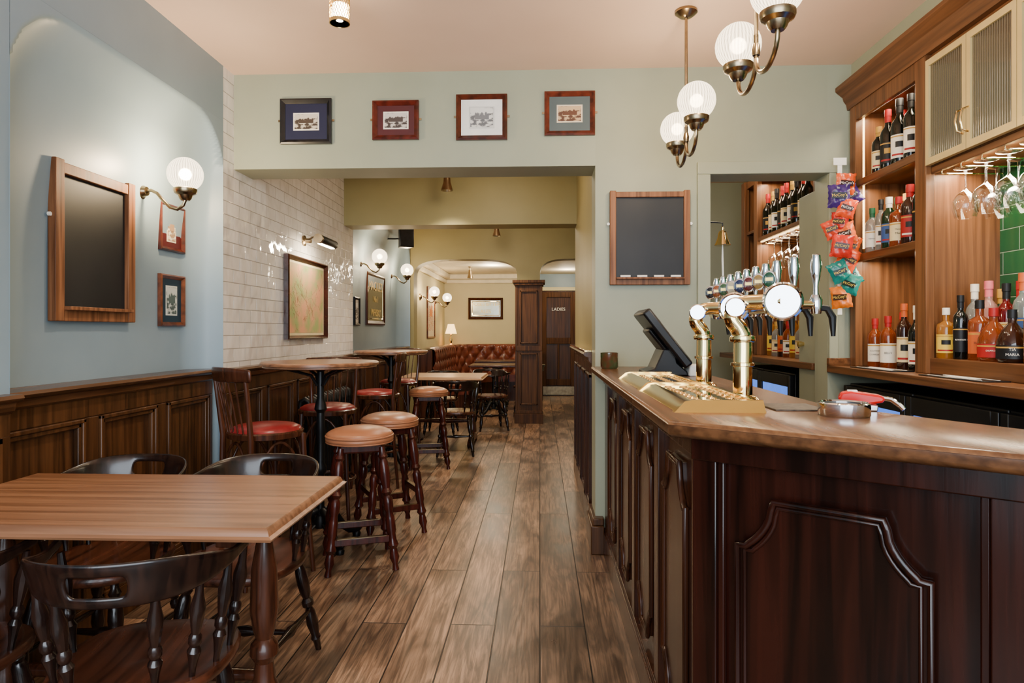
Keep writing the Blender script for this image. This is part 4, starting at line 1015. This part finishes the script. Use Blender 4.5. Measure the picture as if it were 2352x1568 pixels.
def banquette():
    o=thing('chesterfield_banquette','tufted oxblood leather corner banquette along back walls','banquette',(-1.2,11,0),0)
    path=[V((-1.52,9.3,0)),V((-1.52,11.4,0))]
    for i in range(1,9):
        a=i/8*PI/2; path.append(V((-1.52+.7*(1-math.cos(a)),11.4+.78*math.sin(a),0)))
    path.append(V((.0,12.18,0)))
    L=[0]
    for i in range(1,len(path)): L.append(L[-1]+(path[i]-path[i-1]).length)
    def at(s):
        for i in range(1,len(path)):
            if s<=L[i] or i==len(path)-1:
                t=(s-L[i-1])/(L[i]-L[i-1]); p=path[i-1].lerp(path[i],t); d=(path[i]-path[i-1]).normalized(); return p,V((d.y,-d.x,0))
    NS=int(L[-1]/.025); H=24; vs=[];fs=[]
    for i in range(NS+1):
        s=L[-1]*i/NS; p,n=at(s)
        for j in range(H+1):
            h=j/H; z=.44+.56*h
            a=abs(math.sin(PI*(s/.22+h*2)) * math.sin(PI*(s/.22-h*2)))**.5
            off=.06*a-.03*h
            if h>.86: t=(h-.86)/.14; z=.44+.56*.86+.09*math.sin(t*PI/2*1.2); off+= .03*math.sin(t*PI)-.16*t*t
            q=p+n*off; vs.append((q.x+1.2,q.y-11,z))
    for i in range(NS):
        for j in range(H): a=i*(H+1)+j; fs.append((a,a+H+1,a+H+2,a+1))
    mk('tufted_back',G().add(vs,fs),CHEST,o,ang=80)
    def strip(o0,o1,z0,z1,nm,m):
        A_=[];B_=[]
        for i in range(0,61):
            s=L[-1]*i/60;p,n=at(s); A_.append((p+n*o0));B_.append((p+n*o1))
        pl=[(q.x+1.2,q.y-11) for q in A_]+[(q.x+1.2,q.y-11) for q in reversed(B_)]
        mk(nm,G().prism(pl,z0,z1),m,o,bevel=.015)
    strip(-.3,-.02,0,.98,'back_support',CHB); strip(0,.5,.34,.47,'seat_cushion',CHEST); strip(0,.46,0,.34,'seat_base',CHB)
banquette()
o=thing('table_lamp','small table lamp with pleated cream shade on ledge','lamp',(-1.68,12.3,.98),0)
mk('base',G().lathe([(0,0),(.06,0),(.05,.02),(.015,.04),(.03,.1),(.012,.16),(.008,.24),(0,.24)]),BRASS,o)
mk('lamp_shade',G().lathe([(.11,.22),(.06,.4),(.056,.4),(.106,.22),(.11,.22)],seg=32),mat('lit_shade',(240,210,150),emis=(255,205,130),es=4),o)
# ================================================================ light
def area(loc,aim,sx,sy,e,col,nm='area_light'):
    l=bpy.data.lights.new(nm,'AREA'); l.shape='RECTANGLE'; l.size=sx; l.size_y=sy; l.energy=e; l.color=col
    o=bpy.data.objects.new(nm,l); COL.objects.link(o); o.location=loc; o.rotation_euler=V(aim).to_track_quat('-Z','Z').to_euler(); return o
area((-.2,-1.5,1.7),(0,1,.03),3.4,1.9,215,(.80,.90,1.0),'window_daylight')
for loc,e in (((-.4,4.9,2.6),8),((-.6,7.6,2.6),11),((-.8,11,2.3),17),((.5,11.8,2.3),10),((1.3,5.0,2.6),10),((.2,2.2,2.66),4)):  # extra ceiling points with no lamp fitting, added to brighten the rooms
    point(loc,e,.15,(1,.84,.62))
def small(loc,sx,sy,e,aim=(0,0,-1),k=2.8): area(loc,aim,sx,sy,e*k,(1,.82,.58),'led_light')
small((1.80,3.36,2.42),.05,.5,1.6);small((1.80,3.36,2.03),.05,.5,1.6);small((1.80,3.36,1.63),.05,.5,2.0)
small((1.85,2.6,1.955),.1,.8,6);small((1.80,4.8,1.94),.05,.9,4);small((1.8,4.8,2.42),.05,.9,4)
small((-1.60,4.85,1.875),.05,.3,2.2,aim=(-.75,0,-1))
w=bpy.data.worlds.new('world'); bpy.context.scene.world=w; w.use_nodes=True
w.node_tree.nodes['Background'].inputs[0].default_value=(.78,.88,1,1); w.node_tree.nodes['Background'].inputs[1].default_value=1.4
